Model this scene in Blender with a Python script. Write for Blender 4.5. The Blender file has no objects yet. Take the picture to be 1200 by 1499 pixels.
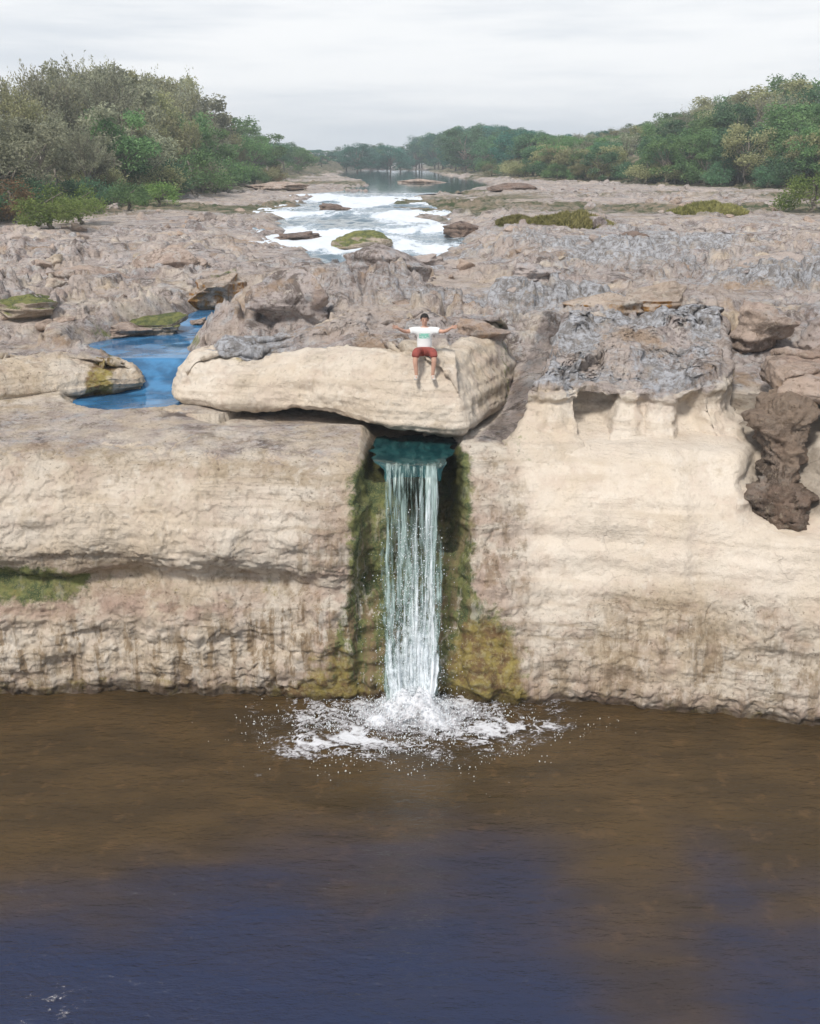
import bpy, bmesh, math, random
import numpy as np
from mathutils import Vector, Matrix

random.seed(7)
RNG = np.random.default_rng(11)
S = bpy.context.scene
COL = S.collection
R = math.radians

# ---------------------------------------------------------------- camera
F, PITCH, CAMH = 1500.0, R(18.9), 10.5
SP, CP = math.sin(PITCH), math.cos(PITCH)
cam_d = bpy.data.cameras.new('camera')
cam = bpy.data.objects.new('camera', cam_d)
COL.objects.link(cam)
cam.location = (0, 0, CAMH)
cam.rotation_euler = (math.pi / 2 - PITCH, 0, 0)
cam_d.sensor_fit = 'VERTICAL'
cam_d.sensor_height = 24.0
cam_d.lens = 24.0 * F / 1499.0
cam_d.clip_start = 0.1
cam_d.clip_end = 9000
S.camera = cam


def ray(u, v):
    dx, dy = (u - 600) / F, (v - 749.5) / F
    return dx, CP - dy * SP, -SP - dy * CP


def atz(u, v, z):
    a, b, c = ray(u, v)
    t = (z - CAMH) / c
    return Vector((a * t, b * t, z))


def aty(u, v, y):
    a, b, c = ray(u, v)
    t = y / b
    return Vector((a * t, y, CAMH + c * t))


def ucol(x, y, z):
    d = y * CP + (CAMH - z) * SP
    return 600 + F * x / d


# ---------------------------------------------------------------- noise
def _h(ix, iy, iz, seed):
    n = (ix.astype(np.int64) * 374761393 + iy.astype(np.int64) * 668265263
         + iz.astype(np.int64) * 2147483647 + seed * 1274126177) & 0xFFFFFFFF
    n = ((n ^ (n >> 13)) * 1274126177) & 0xFFFFFFFF
    n = ((n ^ (n >> 16)) * 2246822519) & 0xFFFFFFFF
    n = n ^ (n >> 15)
    return (n & 0xFFFFFF) / float(0x1000000)


def vn(x, y, z=None, seed=0):
    x = np.asarray(x, float); y = np.asarray(y, float)
    z = np.zeros_like(x) if z is None else np.asarray(z, float)
    ix, iy, iz = np.floor(x), np.floor(y), np.floor(z)
    fx, fy, fz = x - ix, y - iy, z - iz
    fx = fx * fx * fx * (fx * (6 * fx - 15) + 10)
    fy = fy * fy * fy * (fy * (6 * fy - 15) + 10)
    fz = fz * fz * fz * (fz * (6 * fz - 15) + 10)
    out = 0
    for a in (0, 1):
        wx = fx if a else 1 - fx
        for b in (0, 1):
            wy = fy if b else 1 - fy
            for c in (0, 1):
                wz = fz if c else 1 - fz
                out = out + wx * wy * wz * _h(ix + a, iy + b, iz + c, seed)
    return out * 2 - 1


def fbm(x, y, z=None, o=4, seed=0, lac=2.03, g=0.5):
    s, a, t = 0, 1.0, 0
    for i in range(o):
        f = lac ** i
        s = s + a * vn(x * f + 17.3 * i, y * f - 9.1 * i, None if z is None else z * f + 4.7 * i, seed + i)
        t += a
        a *= g
    return s / t * 1.6


def worley(x, y, seed=0):
    """distance to nearest and second nearest jittered centre, and a random value of the nearest cell"""
    ix, iy = np.floor(x), np.floor(y)
    f1 = np.full(x.shape, 9.0); f2 = np.full(x.shape, 9.0); rnd = np.zeros(x.shape)
    z0 = np.zeros_like(ix)
    for a in (-1, 0, 1):
        for b in (-1, 0, 1):
            cx = ix + a + .15 + .7 * _h(ix + a, iy + b, z0, seed)
            cy = iy + b + .15 + .7 * _h(ix + a, iy + b, z0 + 1, seed)
            d = np.hypot(x - cx, y - cy)
            r = _h(ix + a, iy + b, z0 + 2, seed)
            n = d < f1
            f2 = np.where(n, f1, np.minimum(f2, d))
            rnd = np.where(n, r, rnd)
            f1 = np.where(n, d, f1)
    return f1, f2, rnd


def ss(a, b, x):
    t = np.clip((np.asarray(x, float) - a) / (b - a), 0, 1)
    return t * t * (3 - 2 * t)


# ---------------------------------------------------------------- materials
def lin(r, g, b):
    f = lambda c: c / 12.92 if c <= .04045 else ((c + .055) / 1.055) ** 2.4
    return (f(r / 255), f(g / 255), f(b / 255), 1)


class NT:
    def __init__(self, name):
        self.m = bpy.data.materials.new(name)
        self.m.use_nodes = True
        self.t = self.m.node_tree
        self.t.nodes.clear()

    def n(self, typ, **kw):
        nd = self.t.nodes.new(typ)
        for k, v in kw.items():
            if k.startswith('_'):
                setattr(nd, k[1:], v)
        return nd

    def put(self, sock, v):
        if hasattr(v, 'is_linked') or isinstance(v, bpy.types.NodeSocket):
            self.t.links.new(v, sock)
        else:
            sock.default_value = v

    def noise(self, vec, scale, detail=4, rough=.55, dist=0.0):
        nd = self.n('ShaderNodeTexNoise')
        self.put(nd.inputs['Vector'], vec)
        nd.inputs['Scale'].default_value = scale
        nd.inputs['Detail'].default_value = detail
        nd.inputs['Roughness'].default_value = rough
        nd.inputs['Distortion'].default_value = dist
        return nd.outputs['Fac']

    def voro(self, vec, scale, feature='F1'):
        nd = self.n('ShaderNodeTexVoronoi', _feature=feature)
        self.put(nd.inputs['Vector'], vec)
        nd.inputs['Scale'].default_value = scale
        return nd.outputs['Distance']

    def ramp(self, fac, a, b, lo=0.0, hi=1.0):
        nd = self.n('ShaderNodeMapRange', _interpolation_type='SMOOTHSTEP')
        self.put(nd.inputs['Value'], fac)
        for k, v in (('From Min', a), ('From Max', b), ('To Min', lo), ('To Max', hi)):
            nd.inputs[k].default_value = v
        return nd.outputs['Result']

    def mix(self, fac, a, b, mode='MIX'):
        nd = self.n('ShaderNodeMix', _data_type='RGBA', _blend_type=mode)
        self.put(nd.inputs[0], fac)
        self.put(nd.inputs[6], a)
        self.put(nd.inputs[7], b)
        return nd.outputs[2]

    def math(self, op, a, b=0.0, clamp=False):
        nd = self.n('ShaderNodeMath', _operation=op, _use_clamp=clamp)
        self.put(nd.inputs[0], a)
        self.put(nd.inputs[1], b)
        return nd.outputs[0]

    def attr(self, name):
        nd = self.n('ShaderNodeAttribute', _attribute_name=name)
        return nd.outputs['Fac']

    def pos(self):
        return self.n('ShaderNodeNewGeometry').outputs['Position']

    def obj(self):
        return self.n('ShaderNodeTexCoord').outputs['Object']

    def rand(self):
        return self.n('ShaderNodeObjectInfo').outputs['Random']

    def scale(self, vec, s):
        nd = self.n('ShaderNodeMapping')
        self.put(nd.inputs['Vector'], vec)
        nd.inputs['Scale'].default_value = s
        return nd.outputs[0]

    def bump(self, h, strength, dist, prev=None):
        nd = self.n('ShaderNodeBump')
        self.put(nd.inputs['Height'], h)
        nd.inputs['Strength'].default_value = strength
        nd.inputs['Distance'].default_value = dist
        if prev is not None:
            self.t.links.new(prev, nd.inputs['Normal'])
        return nd.outputs[0]

    def out(self, col, rough=.9, nrm=None, spec=.3, **kw):
        b = self.n('ShaderNodeBsdfPrincipled')
        self.put(b.inputs['Base Color'], col)
        self.put(b.inputs['Roughness'], rough)
        self.put(b.inputs['Specular IOR Level'], spec)
        for k, v in kw.items():
            self.put(b.inputs[k], v)
        if nrm is not None:
            self.t.links.new(nrm, b.inputs['Normal'])
        o = self.n('ShaderNodeOutputMaterial')
        self.t.links.new(b.outputs[0], o.inputs[0])
        return self.m


def rock_material(name, use_attr, grey=0.5, tint=(1, 1, 1, 1), moss=0.0, wet=0.0, rust=0.0):
    k = NT(name)
    p = k.pos()
    big = k.noise(p, .45, 3)
    mid = k.noise(p, 1.7, 5, .6)
    fine = k.noise(p, 9, 6, .65)
    vfine = k.noise(p, 34, 4, .7)
    streak = k.noise(k.scale(p, (2.6, 2.6, .35)), 1.4, 5, .6)     # running down faces
    strata = k.noise(k.scale(p, (.25, .25, 3.2)), 1.3, 4, .55)    # bedding
    # clean limestone
    c = k.mix(k.ramp(big, .38, .62), (.60, .49, .365, 1), (.70, .62, .52, 1))
    c = k.mix(k.ramp(mid, .46, .66, 0, .75), c, (.52, .40, .31, 1))
    c = k.mix(k.ramp(k.noise(p, 1.1, 6, .7, .5), .54, .66, 0, .75), c, (.40, .315, .215, 1))
    c = k.mix(k.ramp(k.noise(p, 2.9, 6, .7, .3), .55, .66, 0, .6), c, (.76, .69, .59, 1))
    c = k.mix(k.ramp(strata, .52, .68, 0, .65), c, (.42, .325, .22, 1))
    c = k.mix(k.ramp(streak, .55, .72, 0, .55), c, (.74, .66, .55, 1))
    c = k.mix(k.ramp(streak, .44, .28, 0, .6), c, (.36, .275, .17, 1))
    # weathered grey and brown crust
    g = k.attr('grey') if use_attr else None
    gn = k.noise(p, .9, 6, .65, .4)
    crust = k.mix(k.ramp(gn, .38, .60), (.33, .275, .255, 1), (.53, .455, .42, 1))
    crust = k.mix(k.ramp(k.noise(p, 2.3, 5, .7), .50, .62, 0, .85), crust, (.46, .455, .46, 1))
    crust = k.mix(k.ramp(k.noise(p, 1.3, 6, .78, .6), .50, .61, 0, .92), crust, (.125, .098, .085, 1))
    crust = k.mix(k.ramp(k.noise(p, .7, 4, .6), .55, .68, 0, .7), crust, (.40, .30, .255, 1))
    crust = k.mix(k.ramp(k.noise(p, 5.5, 5, .7), .56, .66, 0, .75), crust, (.60, .54, .47, 1))
    crust = k.mix(k.ramp(k.noise(p, 4.2, 7, .8), .46, .36, 0, .8), crust, (.15, .12, .105, 1))
    crust = k.mix(k.ramp(k.noise(p, 7.5, 5, .75), .43, .34, 0, .8), crust, (.12, .095, .08, 1))
    crust = k.mix(1.0, crust, (.96, .97, .97, 1), 'MULTIPLY')
    crust = k.mix(k.ramp(k.noise(p, .28, 4, .6), .49, .62, 0, .65), crust, (.52, .43, .365, 1))
    crust = k.mix(k.ramp(k.noise(k.scale(p, (1, 1, 1.6)), .55, 5, .65), .56, .66, 0, .6), crust, (.37, .25, .15, 1))
    if use_attr:
        gf = k.ramp(k.math('ADD', g, k.math('MULTIPLY', k.math('SUBTRACT', mid, .5), .9)), .28, .75)
        c = k.mix(gf, c, crust)
        lich = k.attr('lichen')
        lf = k.ramp(k.math('ADD', lich, k.math('MULTIPLY', k.math('SUBTRACT', fine, .5), 1.3)), .35, .75)
        lc = k.mix(k.ramp(k.noise(p, 4.0, 6, .78, .3), .42, .58), (.25, .235, .225, 1), (.50, .505, .53, 1))
        lc = k.mix(k.ramp(k.noise(p, 2.2, 6, .8), .54, .64, 0, .85), lc, (.12, .105, .09, 1))
        lc = k.mix(k.ramp(k.noise(p, 1.2, 5, .7), .54, .66, 0, .7), lc, (.42, .36, .30, 1))
        c = k.mix(lf, c, lc)
    else:
        c = k.mix(grey, c, crust)
    wv = k.n('ShaderNodeVectorMath', _operation='ADD')
    k.put(wv.inputs[0], k.scale(p, (1, 1, 1.5)))
    nv = k.n('ShaderNodeTexNoise'); k.put(nv.inputs['Vector'], p); nv.inputs['Scale'].default_value = 2.2; nv.inputs['Detail'].default_value = 5
    k.put(wv.inputs[1], nv.outputs['Color'])
    ve = k.voro(wv.outputs[0], 1.15, 'DISTANCE_TO_EDGE')
    crk = k.math('MULTIPLY', k.ramp(ve, .025, .003), k.ramp(k.noise(p, .8, 3), .52, .68))
    bed = k.noise(k.scale(p, (.16, .16, 5.5)), 1.6, 5, .6)
    bedl = k.math('MULTIPLY', k.ramp(k.math('ABSOLUTE', k.math('SUBTRACT', bed, .5)), .018, .003), k.ramp(k.noise(p, .6, 3), .50, .66, 0, .6))
    line = k.math('MAXIMUM', crk, bedl)
    c = k.mix(k.math('MULTIPLY', line, .45), c, (.16, .12, .09, 1))
    # pits and specks
    pitf = k.ramp(fine, .43, .31, 0, .75)
    if use_attr:
        pal = k.attr('pale')
        pitf = k.math('MULTIPLY', pitf, k.math('SUBTRACT', 1.0, k.math('MULTIPLY', pal, .85)))
        c = k.mix(k.math('MULTIPLY', pal, k.ramp(k.noise(p, .8, 4, .6), .3, .6, .35, .8)), c, (.645, .57, .48, 1))
        pk = k.attr('pink')
        c = k.mix(k.math('MULTIPLY', pk, k.ramp(k.noise(k.scale(p, (1, 1, 1.8)), 1.5, 5, .65), .40, .58)), c, (.47, .335, .265, 1))
    c = k.mix(pitf, c, (.17, .125, .085, 1))
    c = k.mix(k.ramp(vfine, .60, .72, 0, .35), c, (.80, .72, .62, 1))
    # moss and algae
    mossc = k.mix(k.ramp(k.noise(p, 3.0, 5, .7), .42, .6), (.085, .115, .052, 1), (.22, .235, .085, 1))
    mossc = k.mix(k.ramp(vfine, .5, .62, 0, .7), mossc, (.30, .28, .11, 1))
    if use_attr:
        mf = k.ramp(k.math('ADD', k.attr('moss'), k.math('MULTIPLY', k.math('SUBTRACT', k.noise(p, 4.5, 5, .7), .5), 1.5)), .36, .72)
        c = k.mix(mf, c, mossc)
        stn = k.math('MULTIPLY', k.attr('stain'), k.ramp(k.noise(k.scale(p, (3.4, 3.4, .30)), 1.0, 6, .7), .47, .60))
        c = k.mix(k.math('MULTIPLY', stn, .75), c, (.275, .195, .115, 1))
        stw = k.math('MULTIPLY', k.attr('stain'), k.ramp(k.noise(k.scale(p, (2.8, 2.8, .5)), 1.2, 6, .7), .46, .34))
        c = k.mix(k.math('MULTIPLY', stw, .6), c, (.72, .65, .56, 1))
        of = k.ramp(k.math('ADD', k.attr('rust'), k.math('MULTIPLY', k.math('SUBTRACT', k.noise(p, 3.2, 5, .7), .5), 1.4)), .36, .75)
        oc = k.mix(k.ramp(k.noise(p, 2.6, 5, .7), .42, .6), (.34, .27, .085, 1), (.20, .125, .06, 1))
        oc = k.mix(k.ramp(fine, .5, .62, 0, .6), oc, (.42, .36, .20, 1))
        c = k.mix(of, c, oc)
        vf = k.attr('soil')
        vcol = k.mix(k.ramp(k.noise(p, .8, 6, .7), .4, .6), (.055, .075, .028, 1), (.27, .215, .15, 1))
        c = k.mix(k.ramp(k.math('ADD', vf, k.math('MULTIPLY', k.math('SUBTRACT', k.noise(p, .35, 6, .7), .5), 1.0)), .35, .7), c, vcol)
        w = k.ramp(k.math('ADD', k.attr('wet'), k.math('MULTIPLY', k.math('SUBTRACT', mid, .5), .6)), .3, .75)
        c = k.mix(w, c, k.mix(1.0, c, (.33, .31, .29, 1), 'MULTIPLY'))
        rough = k.math('SUBTRACT', .92, k.math('MULTIPLY', w, .5))
    else:
        up = k.n('ShaderNodeSeparateXYZ')
        k.put(up.inputs[0], k.n('ShaderNodeNewGeometry').outputs['Normal'])
        if moss:
            mf = k.ramp(k.math('ADD', k.math('MULTIPLY', up.outputs[2], moss), k.math('MULTIPLY', k.math('SUBTRACT', k.noise(p, 2.5, 5, .7), .5), 1.2)), .35, .7)
            c = k.mix(mf, c, mossc)
        if rust:
            rf = k.math('MULTIPLY', k.ramp(up.outputs[2], .6, .2), k.ramp(k.noise(k.scale(p, (2.5, 2.5, .4)), 1.3, 4, .6), .40, .58, 0, rust))
            c = k.mix(rf, c, k.mix(k.ramp(fine, .45, .58), (.40, .23, .08, 1), (.24, .12, .05, 1)))
        c = k.mix(1.0, c, tint, 'MULTIPLY')
        rough = .9 - .45 * wet
    bs = k.math('SUBTRACT', 1.0, k.math('MULTIPLY', k.attr('pale'), .62)) if use_attr else 1.0
    b = k.bump(k.math('MULTIPLY', k.noise(p, 3.2, 8, .68), bs), .9, .22)
    b = k.bump(k.math('MULTIPLY', k.noise(p, 9, 8, .72), bs), .8, .07, b)
    b = k.bump(vfine, .5, .014, b)
    b = k.bump(k.math('SUBTRACT', 1.0, line), .5, .04, b)
    return k.out(c, rough, b, .25)


M = {}
M['terrain'] = rock_material('bedrock limestone', True)
M['ledge'] = rock_material('pale ledge limestone', True)
M['pale'] = rock_material('pale limestone', False, .15)
M['greyrock'] = rock_material('grey weathered limestone', False, .95, (1.0, 1.0, 1.02, 1))
M['brownrock'] = rock_material('brown weathered limestone', False, .85, (.98, .90, .84, 1))
M['darkrock'] = rock_material('dark stained limestone', False, .95, (.56, .50, .43, 1))
M['wetrock'] = rock_material('wet brown limestone', False, .9, (.50, .42, .37, 1), wet=.6)
M['mossrock'] = rock_material('moss topped limestone', False, .8, (.9, .88, .8, 1), moss=.9)
M['rustrock'] = rock_material('rust streaked limestone', False, .75, (1, .95, .88, 1), rust=1.0)


def leaf_material(name, dark, light, trans=.45):
    k = NT(name)
    p = k.obj()
    c = k.mix(k.ramp(k.noise(p, .55, 4, .6), .38, .62), dark, light)
    c = k.mix(k.ramp(k.noise(p, 5, 2, .5), .42, .62, 0, .6), c, tuple(min(1, q * 1.5) for q in light[:3]) + (1,))
    r = k.rand()
    hs = k.n('ShaderNodeHueSaturation')
    k.put(hs.inputs['Color'], c)
    k.put(hs.inputs['Value'], k.math('ADD', .72, k.math('MULTIPLY', r, .56)))
    k.put(hs.inputs['Hue'], k.math('ADD', .485, k.math('MULTIPLY', r, .03)))
    b = k.n('ShaderNodeBsdfPrincipled')
    k.put(b.inputs['Base Color'], hs.outputs[0])
    b.inputs['Roughness'].default_value = .7
    b.inputs['Specular IOR Level'].default_value = .2
    t = k.n('ShaderNodeBsdfTranslucent')
    k.put(t.inputs['Color'], hs.outputs[0])
    m = k.n('ShaderNodeMixShader')
    m.inputs[0].default_value = trans
    k.t.links.new(b.outputs[0], m.inputs[1])
    k.t.links.new(t.outputs[0], m.inputs[2])
    o = k.n('ShaderNodeOutputMaterial')
    k.t.links.new(m.outputs[0], o.inputs[0])
    return k.m


M['leaf_olive'] = leaf_material('olive foliage', (.19, .195, .095, 1), (.36, .35, .19, 1))
M['leaf_grey'] = leaf_material('grey green feathery foliage', (.195, .205, .135, 1), (.36, .365, .25, 1))
M['leaf_green'] = leaf_material('green foliage', (.085, .165, .070, 1), (.19, .29, .12, 1))
M['leaf_dark'] = leaf_material('dark green foliage', (.062, .13, .075, 1), (.135, .24, .125, 1))
M['leaf_haze_tint'] = leaf_material('foliage with painted haze blue', (.040, .125, .095, 1), (.095, .24, .175, 1))  # far trees: distance haze put into the leaf colour
M['leaf_lime'] = leaf_material('bright shrub foliage', (.12, .20, .05, 1), (.26, .34, .11, 1))
M['leaf_rust'] = leaf_material('rusty shrub foliage', (.16, .10, .055, 1), (.27, .19, .10, 1))
M['grass'] = leaf_material('riverside grass', (.17, .17, .045, 1), (.32, .30, .11, 1))


def simple(name, col, rough=.7, nscale=0, namt=.3, bump=0, spec=.3):
    k = NT(name)
    p = k.obj()
    c = col
    if nscale:
        c = k.mix(k.ramp(k.noise(p, nscale, 4, .6), .35, .65, 0, 1), col, tuple(q * (1 - namt) for q in col[:3]) + (1,))
    b = k.bump(k.noise(p, max(nscale, 5) * 2, 4), bump, .02) if bump else None
    return k.out(c, rough, b, spec)


M['bark'] = simple('bark', (.27, .235, .19, 1), .9, 6, .5, .5)
M['skin'] = simple('skin', (.56, .33, .24, 1), .55, 12, .12)
M['hair'] = simple('dark hair', (.018, .013, .010, 1), .6, 40, .4, .4)
M['shorts'] = simple('red cloth', (.30, .075, .060, 1), .85, 9, .3, .2)
M['shoe'] = simple('pale shoe', (.55, .50, .44, 1), .7, 10, .2)
M['eye'] = simple('dark eye', (.02, .015, .012, 1), .3, 5, .1)


def shirt_material():
    k = NT('white shirt with mint chest print')
    p = k.obj()
    s = k.n('ShaderNodeSeparateXYZ')
    k.put(s.inputs[0], p)
    zz = k.math('MULTIPLY', k.ramp(s.outputs[2], .36, .375), k.ramp(s.outputs[2], .485, .47))
    xx = k.ramp(k.math('ABSOLUTE', s.outputs[0]), .125, .11)
    front = k.ramp(s.outputs[1], -.03, -.06)
    f = k.math('MULTIPLY', k.math('MULTIPLY', zz, xx), front)
    f = k.math('MULTIPLY', f, k.ramp(k.noise(p, 26, 3), .36, .46, .35, 1))
    c = k.mix(k.noise(p, 6, 3), (.80, .81, .80, 1), (.72, .74, .73, 1))
    c = k.mix(f, c, (.25, .56, .45, 1))
    return k.out(c, .85, k.bump(k.noise(p, 9, 3), .3, .03), .2)


M['shirt'] = shirt_material()


def water_material(name, kind):
    k = NT(name)
    p = k.pos()
    if kind == 'pool':
        s = k.n('ShaderNodeSeparateXYZ')
        k.put(s.inputs[0], p)
        bed = k.mix(k.ramp(k.noise(k.scale(p, (.5, 1.3, 1)), .8, 5, .6), .38, .62), (.074, .047, .020, 1), (.050, .033, .015, 1))
        bed = k.mix(k.ramp(k.noise(p, 2.2, 4, .6), .55, .7, 0, .5), bed, (.115, .068, .030, 1))
        deep_reflect = k.attr('deep_reflect')
        c = k.mix(k.ramp(k.math('ADD', deep_reflect, k.math('MULTIPLY', k.math('SUBTRACT', k.noise(k.scale(p, (.5, 1.9, 1)), .8, 5, .6), .5), .42)), .06, 1.15), bed, (.020, .029, .066, 1))  # navy: deep water, with the sky's reflection painted into the colour
        b = k.bump(k.noise(k.scale(p, (.8, 2.2, 1)), 1.6, 5, .6), .65, .14)
        b = k.bump(k.noise(k.scale(p, (1.2, 2.6, 1)), 6, 4, .6), .60, .04, b)
        return k.out(c, .06, b, .5, IOR=1.33)
    if kind == 'stream':
        c = k.mix(k.ramp(k.noise(p, 1.1, 4), .4, .62), (.030, .105, .21, 1), (.06, .21, .40, 1))  # blue of the reflected sky is put into the base colour
        b = k.bump(k.noise(p, 5, 4, .55), .12, .03)
        return k.out(c, .03, b, .5, IOR=1.33)
    if kind == 'lip':
        c = k.mix(k.ramp(k.noise(k.scale(p, (3, .7, 1)), 2.5, 4), .4, .62), (.005, .034, .038, 1), (.018, .070, .070, 1))
        b = k.bump(k.noise(k.scale(p, (4, .8, 1)), 5, 3), .3, .03)
        return k.out(c, .08, b, .5, IOR=1.33)
    # river: foam on the rapids, dark when calm
    fo = k.attr('foam')
    ff = k.ramp(k.math('ADD', fo, k.math('MULTIPLY', k.math('SUBTRACT', k.noise(k.scale(p, (.8, .35, 1)), 1.4, 6, .7), .5), 1.5)), .35, .66)
    c = k.mix(ff, k.mix(k.ramp(fo, .0, .5), (.020, .060, .070, 1), (.22, .29, .33, 1)), (.72, .76, .80, 1))
    rough = k.math('ADD', .06, k.math('MULTIPLY', ff, .6))
    b = k.bump(k.math('MULTIPLY', k.noise(k.scale(p, (1, .5, 1)), 1.2, 5, .6), k.ramp(fo, .0, .4, .04, 1)), .5, .3)
    return k.out(c, rough, b, .5, IOR=1.33)


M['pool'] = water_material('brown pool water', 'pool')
M['stream'] = water_material('stream water with painted sky blue', 'stream')
M['lip'] = water_material('teal water at the lip', 'lip')
M['river'] = water_material('river water', 'river')


def white_water(name, col, tr):
    k = NT(name)
    p = k.pos()
    c = k.mix(k.ramp(k.noise(k.scale(p, (1, 1, .4)), 9, 4, .6), .4, .62), col, tuple(q * .72 for q in col[:3]) + (1,))
    b = k.n('ShaderNodeBsdfPrincipled')
    k.put(b.inputs['Base Color'], c)
    b.inputs['Roughness'].default_value = .25
    t = k.n('ShaderNodeBsdfTransparent')
    t.inputs['Color'].default_value = (.88, .97, .96, 1)
    m = k.n('ShaderNodeMixShader')
    m.inputs[0].default_value = tr
    k.t.links.new(b.outputs[0], m.inputs[1])
    k.t.links.new(t.outputs[0], m.inputs[2])
    o = k.n('ShaderNodeOutputMaterial')
    k.t.links.new(m.outputs[0], o.inputs[0])
    return k.m


M['white'] = white_water('falling white water', (.86, .90, .93, 1), .10)


def curtain_material(name, col, thin, lo, hi, seed):
    k = NT(name)
    cb = k.n('ShaderNodeCombineXYZ')
    k.put(cb.inputs[0], k.attr('across'))
    k.put(cb.inputs[1], k.attr('down'))
    cb.inputs[2].default_value = seed
    v = cb.outputs[0]
    st = k.noise(k.scale(v, (11, .5, 1)), 1, 4, .55)
    st2 = k.noise(k.scale(v, (24, 2.6, 1)), 1, 5, .65)
    st3 = k.noise(k.scale(v, (9, 5.5, 1)), 1, 5, .7)
    f = k.math('ADD', k.math('MULTIPLY', st, .62), k.math('MULTIPLY', st2, .38))
    f = k.math('ADD', f, k.math('MULTIPLY', k.math('MULTIPLY', k.math('SUBTRACT', st3, .5), .5), k.attr('break')))
    f = k.math('ADD', f, k.attr('dens'))
    a = k.ramp(f, lo, hi)
    c = k.mix(k.ramp(f, lo, hi + .08), thin, col)
    b = k.n('ShaderNodeBsdfPrincipled')
    k.put(b.inputs['Base Color'], c)
    b.inputs['Roughness'].default_value = .3
    k.put(b.inputs['Normal'], k.bump(st2, .4, .03))
    t = k.n('ShaderNodeBsdfTransparent')
    m = k.n('ShaderNodeMixShader')
    k.put(m.inputs[0], k.math('MULTIPLY', a, .93))
    k.t.links.new(t.outputs[0], m.inputs[1])
    k.t.links.new(b.outputs[0], m.inputs[2])
    o = k.n('ShaderNodeOutputMaterial')
    k.t.links.new(m.outputs[0], o.inputs[0])
    return k.m


M['curtain_thin'] = curtain_material('thin teal falling water', (.40, .50, .48, 1), (.09, .16, .14, 1), .44, .64, 1.3)
M['curtain_white'] = curtain_material('white falling water', (.82, .86, .88, 1), (.45, .55, .56, 1), .48, .70, 4.7)
M['curtain_front'] = curtain_material('front white falling water', (.82, .86, .89, 1), (.56, .66, .70, 1), .54, .76, 8.1)


def foam_material():
    k = NT('foam')
    p = k.pos()
    f = k.math('ADD', k.attr('dens'), k.math('MULTIPLY', k.math('SUBTRACT', k.noise(p, 11, 6, .78), .5), 1.5))
    a = k.ramp(f, -.08, .42)
    b = k.n('ShaderNodeBsdfPrincipled')
    k.put(b.inputs['Base Color'], k.mix(k.ramp(f, .05, .75), (.42, .40, .41, 1), (.82, .83, .86, 1)))
    b.inputs['Roughness'].default_value = .45
    k.put(b.inputs['Normal'], k.bump(k.noise(p, 14, 5, .7), .7, .05))
    t = k.n('ShaderNodeBsdfTransparent')
    m = k.n('ShaderNodeMixShader')
    k.put(m.inputs[0], k.math('MULTIPLY', a, .88))
    k.t.links.new(t.outputs[0], m.inputs[1])
    k.t.links.new(b.outputs[0], m.inputs[2])
    o = k.n('ShaderNodeOutputMaterial')
    k.t.links.new(m.outputs[0], o.inputs[0])
    return k.m


M['foam'] = foam_material()


# ---------------------------------------------------------------- object helpers
def link(name, me, mat=None, parent=None):
    if mat is not None and not me.materials:
        me.materials.append(mat)
    o = bpy.data.objects.new(name, me)
    COL.objects.link(o)
    if parent is not None:
        o.parent = parent
    return o


def np_mesh(name, V, Q, smooth=True, attrs=None):
    me = bpy.data.meshes.new(name)
    V = np.asarray(V, np.float32); Q = np.asarray(Q, np.int32)
    k = Q.shape[1]
    me.vertices.add(len(V)); me.vertices.foreach_set('co', V.ravel())
    me.loops.add(Q.size); me.loops.foreach_set('vertex_index', Q.ravel())
    me.polygons.add(len(Q))
    me.polygons.foreach_set('loop_start', np.arange(0, Q.size, k, dtype=np.int32))
    me.polygons.foreach_set('loop_total', np.full(len(Q), k, np.int32))
    me.polygons.foreach_set('use_smooth', np.full(len(Q), smooth, bool))
    for a, d in (attrs or {}).items():
        at = me.attributes.new(a, 'FLOAT', 'POINT')
        at.data.foreach_set('value', np.asarray(d, np.float32).ravel())
    me.update(calc_edges=True)
    me.validate()
    return me


def grid_quads(nr, nc, wrap=False):
    i = np.arange(nr - 1)[:, None]
    j = np.arange(nc if wrap else nc - 1)[None, :]
    j2 = (j + 1) % nc
    return np.stack([i * nc + j, i * nc + j2, (i + 1) * nc + j2, (i + 1) * nc + j], -1).reshape(-1, 4)


def grid_normals(P, wrap=False):
    if wrap:
        du = np.roll(P, -1, 1) - np.roll(P, 1, 1)
    else:
        du = np.gradient(P, axis=1)
    dv = np.gradient(P, axis=0)
    n = np.cross(du, dv)
    return n / (np.linalg.norm(n, axis=-1, keepdims=True) + 1e-9)


def tag(o, label=None, cat=None, group=None, kind=None):
    if label: o['label'] = label
    if cat: o['category'] = cat
    if group: o['group'] = group
    if kind: o['kind'] = kind
    return o


def empty(name, loc, rz=0.0):
    o = bpy.data.objects.new(name, None)
    COL.objects.link(o)
    o.location = loc
    o.rotation_euler = (0, 0, rz)
    o.empty_display_size = .3
    return o


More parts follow.
